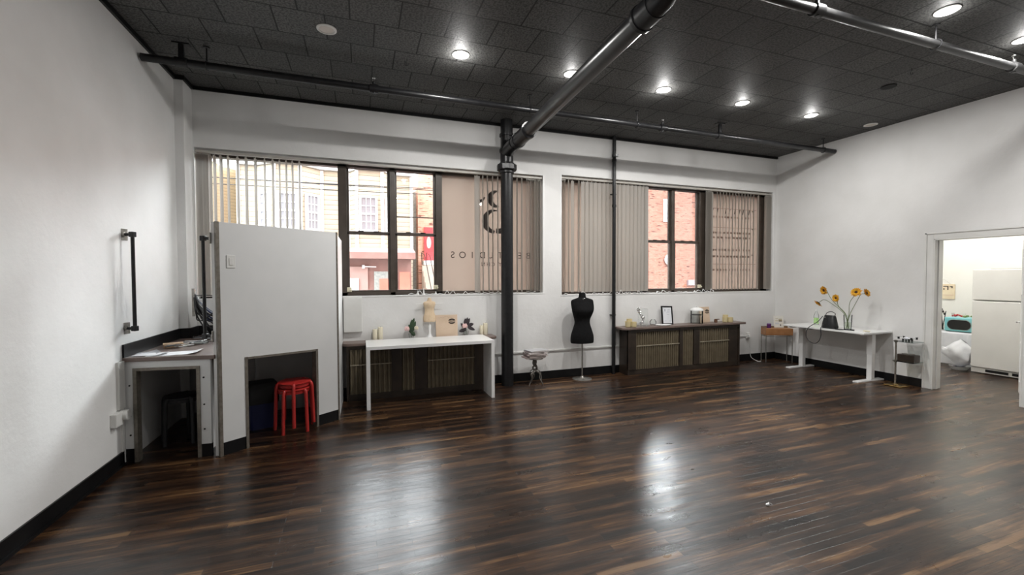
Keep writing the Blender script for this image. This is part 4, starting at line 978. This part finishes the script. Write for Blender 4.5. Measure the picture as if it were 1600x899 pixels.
# handbag
M_leath = noisy('black_leather', (.012, .012, .014), (.02, .02, .022), 20, .4, .3, bscale=120)
t_ = T('handbag', 'small black bucket handbag with hanging strap on the white desk', 'bag', (8.90, -1.37, ZD), .0)
rings = []
for z, a, d_ in ((0, .105, .06), (.03, .112, .066), (.10, .098, .06), (.17, .085, .045), (.205, .078, .03), (.205, .066, .02), (.18, .06, .015)):
    n = 32; rings.append([Vector((math.copysign(abs(cos(2 * pi * i / n)) ** .6, cos(2 * pi * i / n)) * d_, math.copysign(abs(sin(2 * pi * i / n)) ** .6, sin(2 * pi * i / n)) * a, z)) for i in range(n)])
obj('bag_body', MB().loft(rings), M_leath, t_, smooth=True)
obj('bag_piping', MB().tube([(-.062, 0, .01), (-.067, 0, .05), (-.063, 0, .11), (-.048, 0, .19)], .003, 6), M_leath, t_, smooth=True)
obj('clasp', MB().cyl((-.046, .045, .175), (-.054, .045, .175), .010, n=14), M_chrome, t_, smooth=True)
obj('handle', MB().tube(spline([(0, .068, .20), (-.01, .04, .245), (0, -.02, .265), (.0, -.075, .24), (0, -.07, .2)], 7), .005, 8), M_leath, t_, smooth=True)
obj('strap', MB().tube(spline([(-.04, .085, .19), (-.10, .12, .10), (-.15, .19, .03), (-.165, .24, -.03), (-.175, .255, -.12), (-.18, .22, -.20), (-.18, .12, -.245), (-.175, .05, -.20), (-.17, .02, -.10), (-.165, .03, -.0), (-.11, .05, .03), (-.07, .055, .06)], 8), .0055, 8), M_leath, t_, smooth=True)
t_ = T('remote_control', 'slim black remote lying on the white desk right of the vase', 'remote', (8.93, -1.63, ZD), .25)
obj('remote_body', MB().box(-.02, .02, -.065, .065, 0, .014), M_black, t_, bevel=.004)
obj('remote_buttons', MB().box(-.012, .012, -.05, .03, .014, .0155), M_dark, t_)
tag(obj('black_pouch', MB().lathe([(.07, 0), (.075, .004), (.07, .010), (.001, .012)], (8.87, -1.53, ZD), 24, sx=.6, sy=.9), M_leath, smooth=True), 'flat black pouch under the front of the vase', 'pouch')
tag(obj('soap_dish', MB().lathe([(.03, 0), (.034, .006), (.028, .016), (.001, .02)], (9.0, -1.83, ZD), 20, sy=1.4), M_wax, smooth=True), 'small cream pebble shaped item near the right end of the white desk', 'item')
# glass side shelf
t_ = T('shelf_stand', 'small two tier glass shelf stand with brass foot beside the door', 'shelf', (9.15, -2.12, 0))
obj('pole', MB().cyl((0, 0, .02), (0, 0, .665), .011, n=14), M_bronze, t_, smooth=True)
obj('foot', MB().box(-.09, .12, -.11, .10, 0, .02), M_brass, t_, bevel=.008, label='brass foot plate')
obj('foot_disc', MB().lathe([(.045, .02), (.03, .03), (.012, .035)], n=20), M_brass, t_, smooth=True)
M_shelf = glass_thin('shelf_glass', (.70, .76, .74))
for z in (.36, .645):
    obj('glass_shelf', MB().box(-.03, .20, -.225, .02, z, z + .008), M_shelf, t_)
    obj('shelf_clamp', MB().cyl((0, 0, z - .012), (0, 0, z + .018), .02, n=14), M_bronze, t_, smooth=True)
t_ = T('brown_box', 'dark brown box with light lid strip on the lower glass shelf', 'box', (9.22, -2.235, .369))
obj('box_body', MB().box(-.07, .07, -.10, .10, 0, .10), M_cab, t_, bevel=.004); obj('lid_strip', MB().box(-.03, .03, -.06, .06, .10, .112), M_steel, t_, bevel=.002)
t_ = T('toy_drone', 'small white drone with dark rotor guards on the upper glass shelf', 'drone', (9.22, -2.22, .654))
obj('drone_body', MB().ball((0, 0, .04), .035, 1, 1.1, .6, 14), noisy('white_drone_shell', (.7, .7, .75), (.75, .75, .82), 20, .4), t_, smooth=True)
for k, (x, y) in enumerate(((-.06, -.075), (-.06, .075), (.06, -.075), (.06, .075))):
    obj('rotor_arm', MB().cyl((0, 0, .04), (x, y, .045), .006, n=8), M_sill, t_, smooth=True)
    obj('motor', MB().cyl((x, y, .03), (x, y, .058), .012, n=12), M_dark, t_, smooth=True)
    obj('rotor', MB().obox((x, y, .060), (.006, .07, .002), rz=k * .8), M_dark, t_)
obj('landing_leg', MB().box(-.04, -.03, -.045, -.025, 0, .035).box(-.04, -.03, .025, .045, 0, .035).box(.03, .04, -.045, -.025, 0, .035).box(.03, .04, .025, .045, 0, .035), M_dark, t_)

# ================================================================== KITCHEN
l = bpy.data.lights.new('lamp_glow', 'POINT'); l.energy = 150; l.shadow_soft_size = .12; l.color = (1, .985, .95)
t_ = T('kitchen_lamp', 'round ceiling lamp inside the bright kitchen', 'ceiling light', (10.7, -2.2, H))
obj('diffuser', MB().lathe([(.18, 0), (.18, -.03), (.14, -.06), (.001, -.07)], n=32), M_on, t_, smooth=True)
lo = bpy.data.objects.new('lamp_glow', l); C.objects.link(lo); lo.parent = t_; lo.location = (0, 0, -.25)
M_fr = noisy('fridge_enamel', (.74, .73, .70), (.78, .77, .74), 3, .35)
t_ = T('refrigerator', 'tall off-white refrigerator with freezer on top inside the kitchen', 'refrigerator', (11.65, -2.40, 0))
obj('cabinet_body', MB().box(-.27, .38, -.42, .42, .03, 1.67), M_fr, t_, bevel=.008)
obj('freezer_door', MB().box(-.335, -.275, -.42, .42, 1.185, 1.68), M_fr, t_, bevel=.012)
obj('fridge_door', MB().box(-.335, -.275, -.42, .42, .10, 1.170), M_fr, t_, bevel=.012)
k = obj('toe_grille', MB().box(-.31, -.275, -.42, .42, .015, .092), M_fr, t_, bevel=.004)
for y in (.12, -.18): obj('grille_slot', MB().box(-.314, -.308, y - .13, y + .13, .035, .075), M_dark, k)
obj('top_tray', MB().box(-.30, -.10, -.36, .22, 1.68, 1.688), M_steel, t_)
t_ = T('kitchen_table', 'low table covered by a creased white cloth under the turquoise microwave', 'table', (11.86, -1.32, 0))
def cloth(u, v):
    ry = -.58 + 1.16 * u
    if v < .3: x = .22 - (v / .3) * .45; z = .603
    else: x = -.24 - .012 * sin(u * 17) * (v - .3) - .02 * sin(u * 7 + 1) * (v - .3); z = .603 - (v - .3) / .7 * .565
    fold = .006 * sin(u * 37 + v * 3) * (v > .3) + (.008 if (abs((u * 4) % 1 - .5) < .04) else 0) * (v > .3)
    return Vector((x - fold, ry, z + .0))
M_cloth = noisy('white_tablecloth', (.70, .71, .74), (.76, .77, .80), 5, .7, .2)
obj('tabletop', MB().box(-.22, .22, -.57, .57, .57, .60), M_lam, t_)
for x in (-.2, .2):
    for y in (-.55, .55): obj('leg', MB().box(x - .02, x + .02, y - .02, y + .02, 0, .57), M_lam, t_)
tag(obj('tablecloth', MB().grid(lambda u, v: cloth(u, v) + Vector((11.86, -1.32, 0)), 60, 24), M_cloth, smooth=True), 'white creased tablecloth hanging to the floor in the kitchen', 'tablecloth')
M_turq = noisy('turquoise_enamel', (.22, .58, .62), (.27, .64, .68), 5, .3)
t_ = T('microwave', 'turquoise retro microwave with black oval window in the kitchen', 'microwave', (11.80, -1.675, .605))
obj('case', MB().box(-.17, .17, -.21, .185, .008, .245), M_turq, t_, bevel=.012)
pl_ = [(.03 + .125 * 0, 0)]
oval = [(cos(a) * .075 + (.075 if cos(a) > 0 else -.075), sin(a) * .08) for a in [2 * pi * i / 40 for i in range(40)]]
obj('door_window', MB().prism(oval, (-.004, 0, 0), (-.171, -.012, .125), (0, 1, 0), (0, 0, 1)), M_dark, t_, label='black oval door window')
obj('window_rim', MB().tube([(-.173, -.012 + u * 1.04, .125 + v * 1.06) for u, v in oval], .004, 6, closed=True), M_steel, t_, smooth=True)
obj('feet', MB().box(-.15, .15, -.19, -.16, 0, .008).box(-.15, .15, .14, .17, 0, .008), M_dark, t_)
t_ = T('berry_punnet', 'clear punnet of red berries on top of the microwave', 'punnet', (11.80, -1.60, .8505))
obj('tub', MB().loft([rr_ring(.05, .065, .01, 0), rr_ring(.06, .075, .01, .07)], cap=False), M_clear, t_, smooth=True)
f = MB(); g = random.Random(5)
for i in range(14): f.ball((g.uniform(-.035, .035), g.uniform(-.05, .05), .015 + g.uniform(0, .025)), .014, n=8)
obj('berries', f, mat('red_berry', (.5, .02, .02), .4), t_, smooth=True)
t_ = T('herb_bunch', 'bunch of green vegetables lying on the microwave beside the punnet', 'vegetables', (11.80, -1.77, .8505))
f = MB()
for i in range(12): f.ball((g.uniform(-.04, .04), g.uniform(-.075, .075), .022 + g.uniform(-.004, .016)), .022, g.uniform(.7, 1.3), g.uniform(.8, 1.6), .8, 8)
obj('greens', f, noisy('green_vegetable', (.06, .14, .04), (.22, .26, .06), 40, .5), t_, smooth=True)
t_ = T('utensil_glass', 'tall glass with utensils left of the microwave', 'glass', (11.76, -1.41, .605))
obj('tumbler', MB().lathe([(.035, 0), (.045, .12), (.043, .12), (.033, .006), (.001, .005)], n=20, cap=False), M_clear, t_, smooth=True)
for i in range(5): obj('utensil', MB().cyl((g.uniform(-.015, .015), g.uniform(-.015, .015), .01), (g.uniform(-.03, .03), g.uniform(-.04, .04), .28 + .03 * i), .006, n=6).ball((0, .01 * i - .02, .29 + .02 * i), .016, .4, 1, 1.3, 8), M_steel if i % 2 else M_dark, t_, smooth=True)
for z, r_, lab in ((.605, .07, 'lower steel bowl beside the microwave'), (.665, .06, 'upper steel bowl stacked beside the microwave')):
    t_ = T('steel_bowl', lab, 'bowl', (11.70, -1.33, z)); obj('bowl_shell', MB().lathe([(r_ * .5, 0), (r_ * .85, .02), (r_, .055), (r_ * .97, .055), (r_ * .8, .024), (.001, .008)], n=24, cap=False), M_chrome, t_, smooth=True)
# wooden sign with four Hebrew letters
t_ = T('hebrew_sign', 'cream wooden plaque with four Hebrew letters on the kitchen wall', 'sign', (12.29, -1.16, 1.28))
obj('plaque', MB().box(-.012, .008, -.165, .185, -.14, .14), noisy('cream_plaque', (.72, .60, .42), (.78, .68, .50), 6, .5), t_, bevel=.003)
f = MB()
def hbox(y0, y1, z0, z1): f.box(-.015, -.012, min(y0, y1), max(y0, y1), z0, z1)
# letters run right to left; the viewer's right is -y. each unit placed by its right edge
yr = -.135
f.prism([(yr, .105), (yr + .045, .095), (yr + .04, .08), (yr + .018, .085), (yr + .012, .06), (yr - .0, .07)], (-.003, 0, 0), (-.012, 0, 0), (0, 1, 0), (0, 0, 1))
def he(y):
    hbox(y, y + .075, .088, .105); hbox(y, y + .015, .03, .10); hbox(y + .058, y + .072, .03, .065)
he(-.075)
hbox(.035, .050, .03, .105); hbox(.035, .062, .09, .105)
he(.085)
obj('letters', f, M_ink, t_, label='four dark brown Hebrew letters')
obj('hanging_cord', MB().tube([(-.002, -.10, .14), (-.002, 0, .235), (-.002, .10, .14)], .002, 5), M_steel, t_)
obj('grooves', MB().box(-.0125, -.012, -.15, .17, -.072, -.06), M_ply, t_)
# laundry bag and tub
t_ = T('white_sack', 'white plastic sack leaning between the tablecloth and the refrigerator', 'sack', (11.42, -1.77, .045))
def sackf(u, v):
    a = 2 * pi * u; h_ = v; w_ = (.06 + .17 * sin(pi * min(1, h_ * 1.05)) ** .7) * (1 - .35 * h_) * (1 + .10 * sin(a * 3 + v * 9) + .06 * sin(a * 7 - v * 5))
    return Vector((w_ * .55 * cos(a), w_ * sin(a) - .13 * (v - .35), .075 + .36 * h_ + .03 * sin(a) + (.05 * sin(a) if v < .5 else 0)))
obj('sack_body', MB().grid(sackf, 32, 16), M_cloth, t_, smooth=True)
t_ = T('wash_tub', 'low white tub with navy contents on the kitchen floor', 'tub', (11.42, -1.80, 0))
obj('tub_wall', MB().lathe([(.09, 0), (.125, .055), (.13, .06), (.118, .058), (.085, .008), (.001, .006)], n=28, cap=False), M_sill, t_, smooth=True)
obj('navy_cloth', MB().lathe([(.10, .03), (.08, .045), (.001, .05)], n=20), mat('navy_fabric', (.01, .015, .06), .8), t_, smooth=True)
# door leaf
t_ = struct('door_1', MB().box(0, .80, -.02, .02, .008, DZ - .02).box(.12, .68, -.024, -.02, .15, .85), M_sill, bevel=.002)
t_.location = (R + .16, DY1 + .02, 0); t_.rotation_euler = (0, 0, radians(24))
for z0, z1 in ((.16, .70), (.80, 1.35), (1.45, 1.95)):
    for x0, x1 in ((.10, .37), (.43, .70)):
        f = MB(); 
        f.box(x0, x1, .02, .026, z0, z0 + .02).box(x0, x1, .02, .026, z1 - .02, z1).box(x0, x0 + .02, .02, .026, z0, z1).box(x1 - .02, x1, .02, .026, z0, z1)
        struct('door_panel', f, M_sill, t_)
struct('door_handle', MB().cyl((.745, .02, .96), (.745, .055, .96), .011, n=12).cyl((.745, .05, .96), (.66, .058, .96), .009, n=12).cyl((.745, .02, .96), (.745, .026, .96), .028, n=20), M_chrome, t_, smooth=True)

# ================================================================== STREET OUTSIDE
M_asph = noisy('asphalt', (.16, .16, .16), (.20, .20, .20), 3, .9)
struct('ground', MB().box(-30, 40, .5, 40, -.8, -.6), M_asph)
M_ext = noisy('facade_brick_own', (.25, .12, .09), (.3, .15, .11), 3, .8)
b = MB(); b.box(-.3, R + .25, .3, .5, -.6, 1.25).box(-.3, R + .25, .3, .5, 3.2, 18).box(-.3, .05, .3, .5, 1.25, 3.2).box(4.63, 4.83, .3, .5, 1.25, 3.2).box(R, R + .25, .3, .5, 1.25, 3.2)
struct('wall_facade_sky_block', b, M_ext)  # unseen outer wall, built extra tall to keep skylight off the houses opposite
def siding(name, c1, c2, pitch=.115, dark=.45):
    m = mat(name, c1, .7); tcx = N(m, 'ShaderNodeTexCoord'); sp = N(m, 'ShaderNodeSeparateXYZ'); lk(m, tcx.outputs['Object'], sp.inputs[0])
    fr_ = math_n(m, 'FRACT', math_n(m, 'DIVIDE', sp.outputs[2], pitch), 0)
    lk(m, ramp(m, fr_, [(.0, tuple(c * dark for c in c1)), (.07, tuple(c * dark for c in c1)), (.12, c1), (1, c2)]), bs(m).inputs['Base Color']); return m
def bricks(name, c1, c2, mort):
    m = mat(name, c1, .8); tcx = N(m, 'ShaderNodeTexCoord'); mp = N(m, 'ShaderNodeMapping'); mp.inputs['Rotation'].default_value = (pi / 2, 0, 0)
    lk(m, tcx.outputs['Object'], mp.inputs[0]); b_ = N(m, 'ShaderNodeTexBrick'); b_.inputs['Scale'].default_value = 1
    b_.inputs['Brick Width'].default_value = .21; b_.inputs['Row Height'].default_value = .072; b_.inputs['Mortar Size'].default_value = .005
    b_.inputs['Color1'].default_value = (*c1, 1); b_.inputs['Color2'].default_value = (*c2, 1); b_.inputs['Mortar'].default_value = (*mort, 1)
    mp2 = N(m, 'ShaderNodeMapping'); mp2.inputs['Scale'].default_value = (2.2, 13, 13); lk(m, mp.outputs[0], mp2.inputs[0]); n_ = noise_n(m, mp2.outputs[0], 1.3, 2); lk(m, mp.outputs[0], b_.inputs['Vector'])
    dk = ramp(m, n_.outputs[0], [(.36, (.30, .22, .22)), (.40, (1, 1, 1))])
    lk(m, mixc(m, 1, b_.outputs[0], dk, 'MULTIPLY'), bs(m).inputs['Base Color']); return m
FS = .52
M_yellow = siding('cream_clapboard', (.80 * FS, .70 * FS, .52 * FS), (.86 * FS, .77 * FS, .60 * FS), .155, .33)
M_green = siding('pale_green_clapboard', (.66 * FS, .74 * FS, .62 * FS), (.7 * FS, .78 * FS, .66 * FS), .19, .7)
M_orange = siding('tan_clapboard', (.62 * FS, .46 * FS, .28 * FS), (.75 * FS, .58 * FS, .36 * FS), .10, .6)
M_redb = bricks('orange_red_brick', (.27, .105, .07), (.34, .15, .105), (.16, .09, .07))
M_redb2 = bricks('salmon_brick', (.50, .26, .18), (.58, .32, .24), (.5, .36, .28))
M_ext_w = noisy('white_exterior_trim', (.6, .6, .6), (.66, .66, .66), 4, .6)
M_exg = mat('dim_window_panes', (.24, .24, .26), .15)
def extwin(root, c, w_, h_, rz, cols=3):
    """six over six sash window centred at c"""
    c = Vector(c); Rm = Matrix.Rotation(rz, 3, 'Z')
    f = MB()
    def bx(u0, u1, v0, v1, w0, w1): f.obox(c + Rm @ Vector(((u0 + u1) / 2, (v0 + v1) / 2, (w0 + w1) / 2)), (u1 - u0, v1 - v0, w1 - w0), Rm)
    t = .07
    bx(-w_ / 2 - t, -w_ / 2, -.06, .02, -h_ / 2 - t, h_ / 2 + t); bx(w_ / 2, w_ / 2 + t, -.06, .02, -h_ / 2 - t, h_ / 2 + t)
    bx(-w_ / 2, w_ / 2, -.06, .02, h_ / 2, h_ / 2 + t); bx(-w_ / 2, w_ / 2, -.07, .02, -h_ / 2 - t, -h_ / 2); bx(-w_ / 2, w_ / 2, -.05, .02, -.025, .025)
    for i in range(1, cols): bx(-w_ / 2 + w_ * i / cols - .012, -w_ / 2 + w_ * i / cols + .012, -.045, .01, -h_ / 2, h_ / 2)
    for q_ in (-.25, .25): bx(-w_ / 2, w_ / 2, -.045, .01, h_ * q_ - .012, h_ * q_ + .012)
    o_ = obj('window', f, M_ext_w, root)
    g_ = MB().obox(c + Rm @ Vector((0, -.02, 0)), (w_, .01, h_), Rm); obj('pane', g_, M_exg, o_)
ZR = 5.0
t_ = T('yellow_house', 'cream clapboard house with bay windows across the street', 'house', (1.0, 9.3, -.6)); og = Vector((1.0, 9.3, -.6))
prof = [(-1.55, 9.0), (-1.05, 9.0), (-.47, 8.5), (.23, 8.5), (.8, 9.0), (1.61, 9.0), (1.85, 8.55), (2.63, 8.55), (3.0, 9.0), (3.63, 9.0), (3.63, 11.5), (-1.55, 11.5)]
o = obj('house_wall', MB().prism([(x - og.x, y - og.y) for x, y in prof], (0, 0, ZR + .6)), M_yellow, t_)
f = MB(); f.prism([(x * 1.0 - og.x, y - .12 - og.y) for x, y in prof], (0, 0, .10), o=(0, 0, ZR + .6)); obj('roof_edge', f, M_ext_w, t_)
f = MB()
for x, y in ((.80, 8.98), (1.61, 8.98), (1.85, 8.53), (2.63, 8.53), (3.60, 8.98), (-1.52, 8.98), (-.47, 8.48), (.23, 8.48)): f.box(x - .05 - og.x, x + .05 - og.x, y - .02 - og.y, y + .04 - og.y, 2.9, ZR + .58)
obj('corner_board', f, M_ext_w, t_)
def lw(x, y, z): return (x - og.x, y - og.y, z - og.z)
extwin(t_, lw(-.76, 8.72, 3.60), .30, 1.0, math.atan2(-.5, .58), 2)
extwin(t_, lw(-.12, 8.47, 3.60), .46, 1.0, 0, 3)
extwin(t_, lw(.53, 8.73, 3.60), .34, 1.0, math.atan2(.5, .57), 3)
extwin(t_, lw(2.20, 8.52, 3.60), .42, 1.02, 0, 3)
extwin(t_, lw(2.83, 8.76, 3.60), .26, 1.02, math.atan2(.45, .37), 2)
t_ = T('green_house', 'pale green clapboard house beyond the cream house at far left', 'house', (-3.8, 11, -.6))
obj('house_wall', MB().box(-2.6, 1.55, -1.6, 1.5, 0, ZR + .7), M_green, t_); obj('roof_edge', MB().box(-2.7, 1.6, -1.7, 1.5, ZR + .7, ZR + .8), M_ext_w, t_)
t_ = T('tan_house', 'narrow tan clapboard house wall squeezed between green and cream houses', 'house', (-1.9, 10, -.6))
obj('house_wall', MB().prism([(-.28, -1.0), (.34, -.2), (.34, 1.0), (-.28, 1.0)], (0, 0, ZR + .55)), M_orange, t_)
# porch / garage front
M_mauve = noisy('mauve_brown_board', (.26, .15, .13), (.32, .19, .165), 4, .7)
M_pinkb = noisy('pale_pink_stucco', (.40, .26, .23), (.44, .30, .27), 3, .8)
M_redp = noisy('salmon_red_paint', (.55, .17, .12), (.60, .21, .15), 4, .6)
M_teal = noisy('grey_glass_block', (.28, .32, .30), (.40, .44, .42), 14, .4)
t_ = T('garage_front', 'mauve shop front with projecting canopy below the cream house', 'shop front', (2.5, 8.2, -.6)); og = Vector((2.5, 8.2, -.6))
obj('wall', MB().box(.6 - og.x, 3.50 - og.x, 8.25 - og.y, 8.5 - og.y, 0, 2.75), M_mauve, t_)
f = MB(); f.prism([(7.75 - og.y, 2.14 + .6), (7.75 - og.y, 2.34 + .6), (8.5 - og.y, 2.52 + .6), (8.5 - og.y, 2.14 + .6)], (3.1, 0, 0), (.48 - og.x, 0, 0), (0, 1, 0), (0, 0, 1)); obj('canopy', f, M_mauve, t_)
obj('pink_pier', MB().box(1.0 - og.x, 2.15 - og.x, 8.15 - og.y, 8.26 - og.y, 0, 2.5), M_pinkb, t_, label='pale pink pier')
obj('glass_block_window', MB().box(2.34 - og.x, 2.95 - og.x, 8.2 - og.y, 8.26 - og.y, 1.0, 2.35), M_teal, t_)
obj('red_panel', MB().box(2.5 - og.x, 2.95 - og.x, 8.14 - og.y, 8.24 - og.y, 0, 2.12), M_redp, t_)
obj('red_door', MB().box(3.12 - og.x, 3.44 - og.x, 8.14 - og.y, 8.26 - og.y, 0, 2.33), M_redp, t_)
obj('white_notice', MB().box(1.50 - og.x, 1.88 - og.x, 8.08 - og.y, 8.12 - og.y, 1.6, 2.14), M_ext_w, t_)
f = MB().box(1.98 - og.x, 2.06 - og.x, 8.05 - og.y, 8.14 - og.y, 2.44, 2.55).cyl((2.02 - og.x, 8.08 - og.y, 2.5), (2.4 - og.x, 8.08 - og.y, 2.49), .02, n=8); obj('wall_lamp_arm', f, M_ext_w, t_)
# brick house with red door
t_ = T('brick_house', 'salmon brick house with a red front door and steps across the street', 'house', (4.6, 10.6, -.6)); og = Vector((4.6, 10.6, -.6))
obj('house_wall', MB().box(3.95 - og.x, 12.5 - og.x, 10.0 - og.y, 12 - og.y, 0, 6.0), M_redb2, t_)
obj('gap_wall', MB().box(3.66 - og.x, 3.95 - og.x, 10.6 - og.y, 12 - og.y, 0, 5.4), M_teal, t_)
k = obj('front_door', MB().box(4.16 - og.x, 4.75 - og.x, 9.94 - og.y, 10.0 - og.y, 2.76, 4.0), noisy('bright_red_paint', (.62, .04, .05), (.66, .06, .07), 4, .4), t_, label='bright red door')
obj('oval_light', MB().prism([(.085 * cos(2 * pi * i / 24), .22 * sin(2 * pi * i / 24)) for i in range(24)], (0, -.01, 0), (4.33 - og.x, 9.94 - og.y, 3.44), (1, 0, 0), (0, 0, 1)), M_teal, k)
obj('threshold', MB().box(4.1 - og.x, 4.8 - og.x, 9.6 - og.y, 10 - og.y, 2.60, 2.76), M_ext_w, t_)
M_step = noisy('pale_stone_step', (.46, .38, .32), (.5, .42, .36), 5, .8)
for i in range(13): obj('step', MB().box(4.02 - og.x + .02 * i, 5.1 - og.x, 9.6 - .12 * (i + 1) - og.y, 9.6 - .12 * i - og.y, 0, 2.60 - .2 * i - .02), M_step, t_)
for dx in (0, .18):
    obj('railing', MB().tube([(4.05 + dx - og.x, 9.75 - og.y, 2.62), (4.03 + dx - og.x, 9.7 - og.y, 3.05), (4.12 + dx - og.x, 9.55 - og.y, 2.95), (4.28 + dx - og.x, 8.1 - og.y, .9)], .016, 6), M_iron, t_, smooth=True)
# brick building right
t_ = T('brick_building', 'orange red brick building filling the right hand clear window', 'building', (17, 12, -.6)); og = Vector((17, 12, -.6))
obj('building_wall', MB().box(12.6 - og.x, 26 - og.x, 11 - og.y, 14 - og.y, 0, 6.55), M_redb, t_)
f = MB().box(15.70 - og.x, 16.25 - og.x, 10.95 - og.y, 11 - og.y, 4.78, 5.85); o_ = obj('window', f, M_ext_w, t_); obj('pane', MB().box(15.80 - og.x, 16.15 - og.x, 10.94 - og.y, 10.95 - og.y, 4.9, 5.25), M_exg, o_)
t2 = T('satellite_dish', 'white satellite dish on the brick wall outside the right window', 'satellite dish', (16.0, 10.9, 2.35))
obj('dish', MB().lathe([(.27, -.02), (.25, .02), (.15, .06), (.001, .08)], n=28), M_ext_w, t2, smooth=True); children(t2)[0].rotation_euler = (radians(90), 0, 0)
obj('dish_arm', MB().cyl((0, -.05, 0), (0, .1, -.1), .02, n=8), M_iron, t2)
tag(obj('wall_vent', MB().box(17.15, 17.75, 10.9, 11, 1.10, 1.36), noisy('grey_mauve_metal', (.25, .2, .22), (.3, .25, .27), 20, .6)), 'grey mauve vent box low on the brick wall outside', 'vent')
for i, (z0, z1) in enumerate(((4.05, 4.0), (3.98, 4.10), (3.85, 3.93))):
    pts = [(-8 + k * 2.0, 6 - .05 * k, z0 + (z1 - z0) * k / 9 - .10 * sin(pi * k / 9)) for k in range(10)]
    tag(obj('overhead_wire', MB().tube(spline(pts, 4), .010, 5), M_iron, smooth=True), ('highest', 'middle', 'lowest')[i] + ' of the dark wires crossing the street outside', 'wire')

# small debris on the boards
for i, (x, y, lab) in enumerate(((4.57, -3.87, 'tiny crumpled white paper scrap lying on the open floor at right'),)):
    f = MB()
    g = random.Random(i); f.ball((0, 0, .008), .014, 1.2, .7, .6, 8).tube([(0, 0, .01), (.02, .01, .014), (.035, -.005, .004)], .002, 5)
    o = obj('paper_scrap', f, M_paper); o.location = (x, y, 0); tag(o, lab, 'scrap')
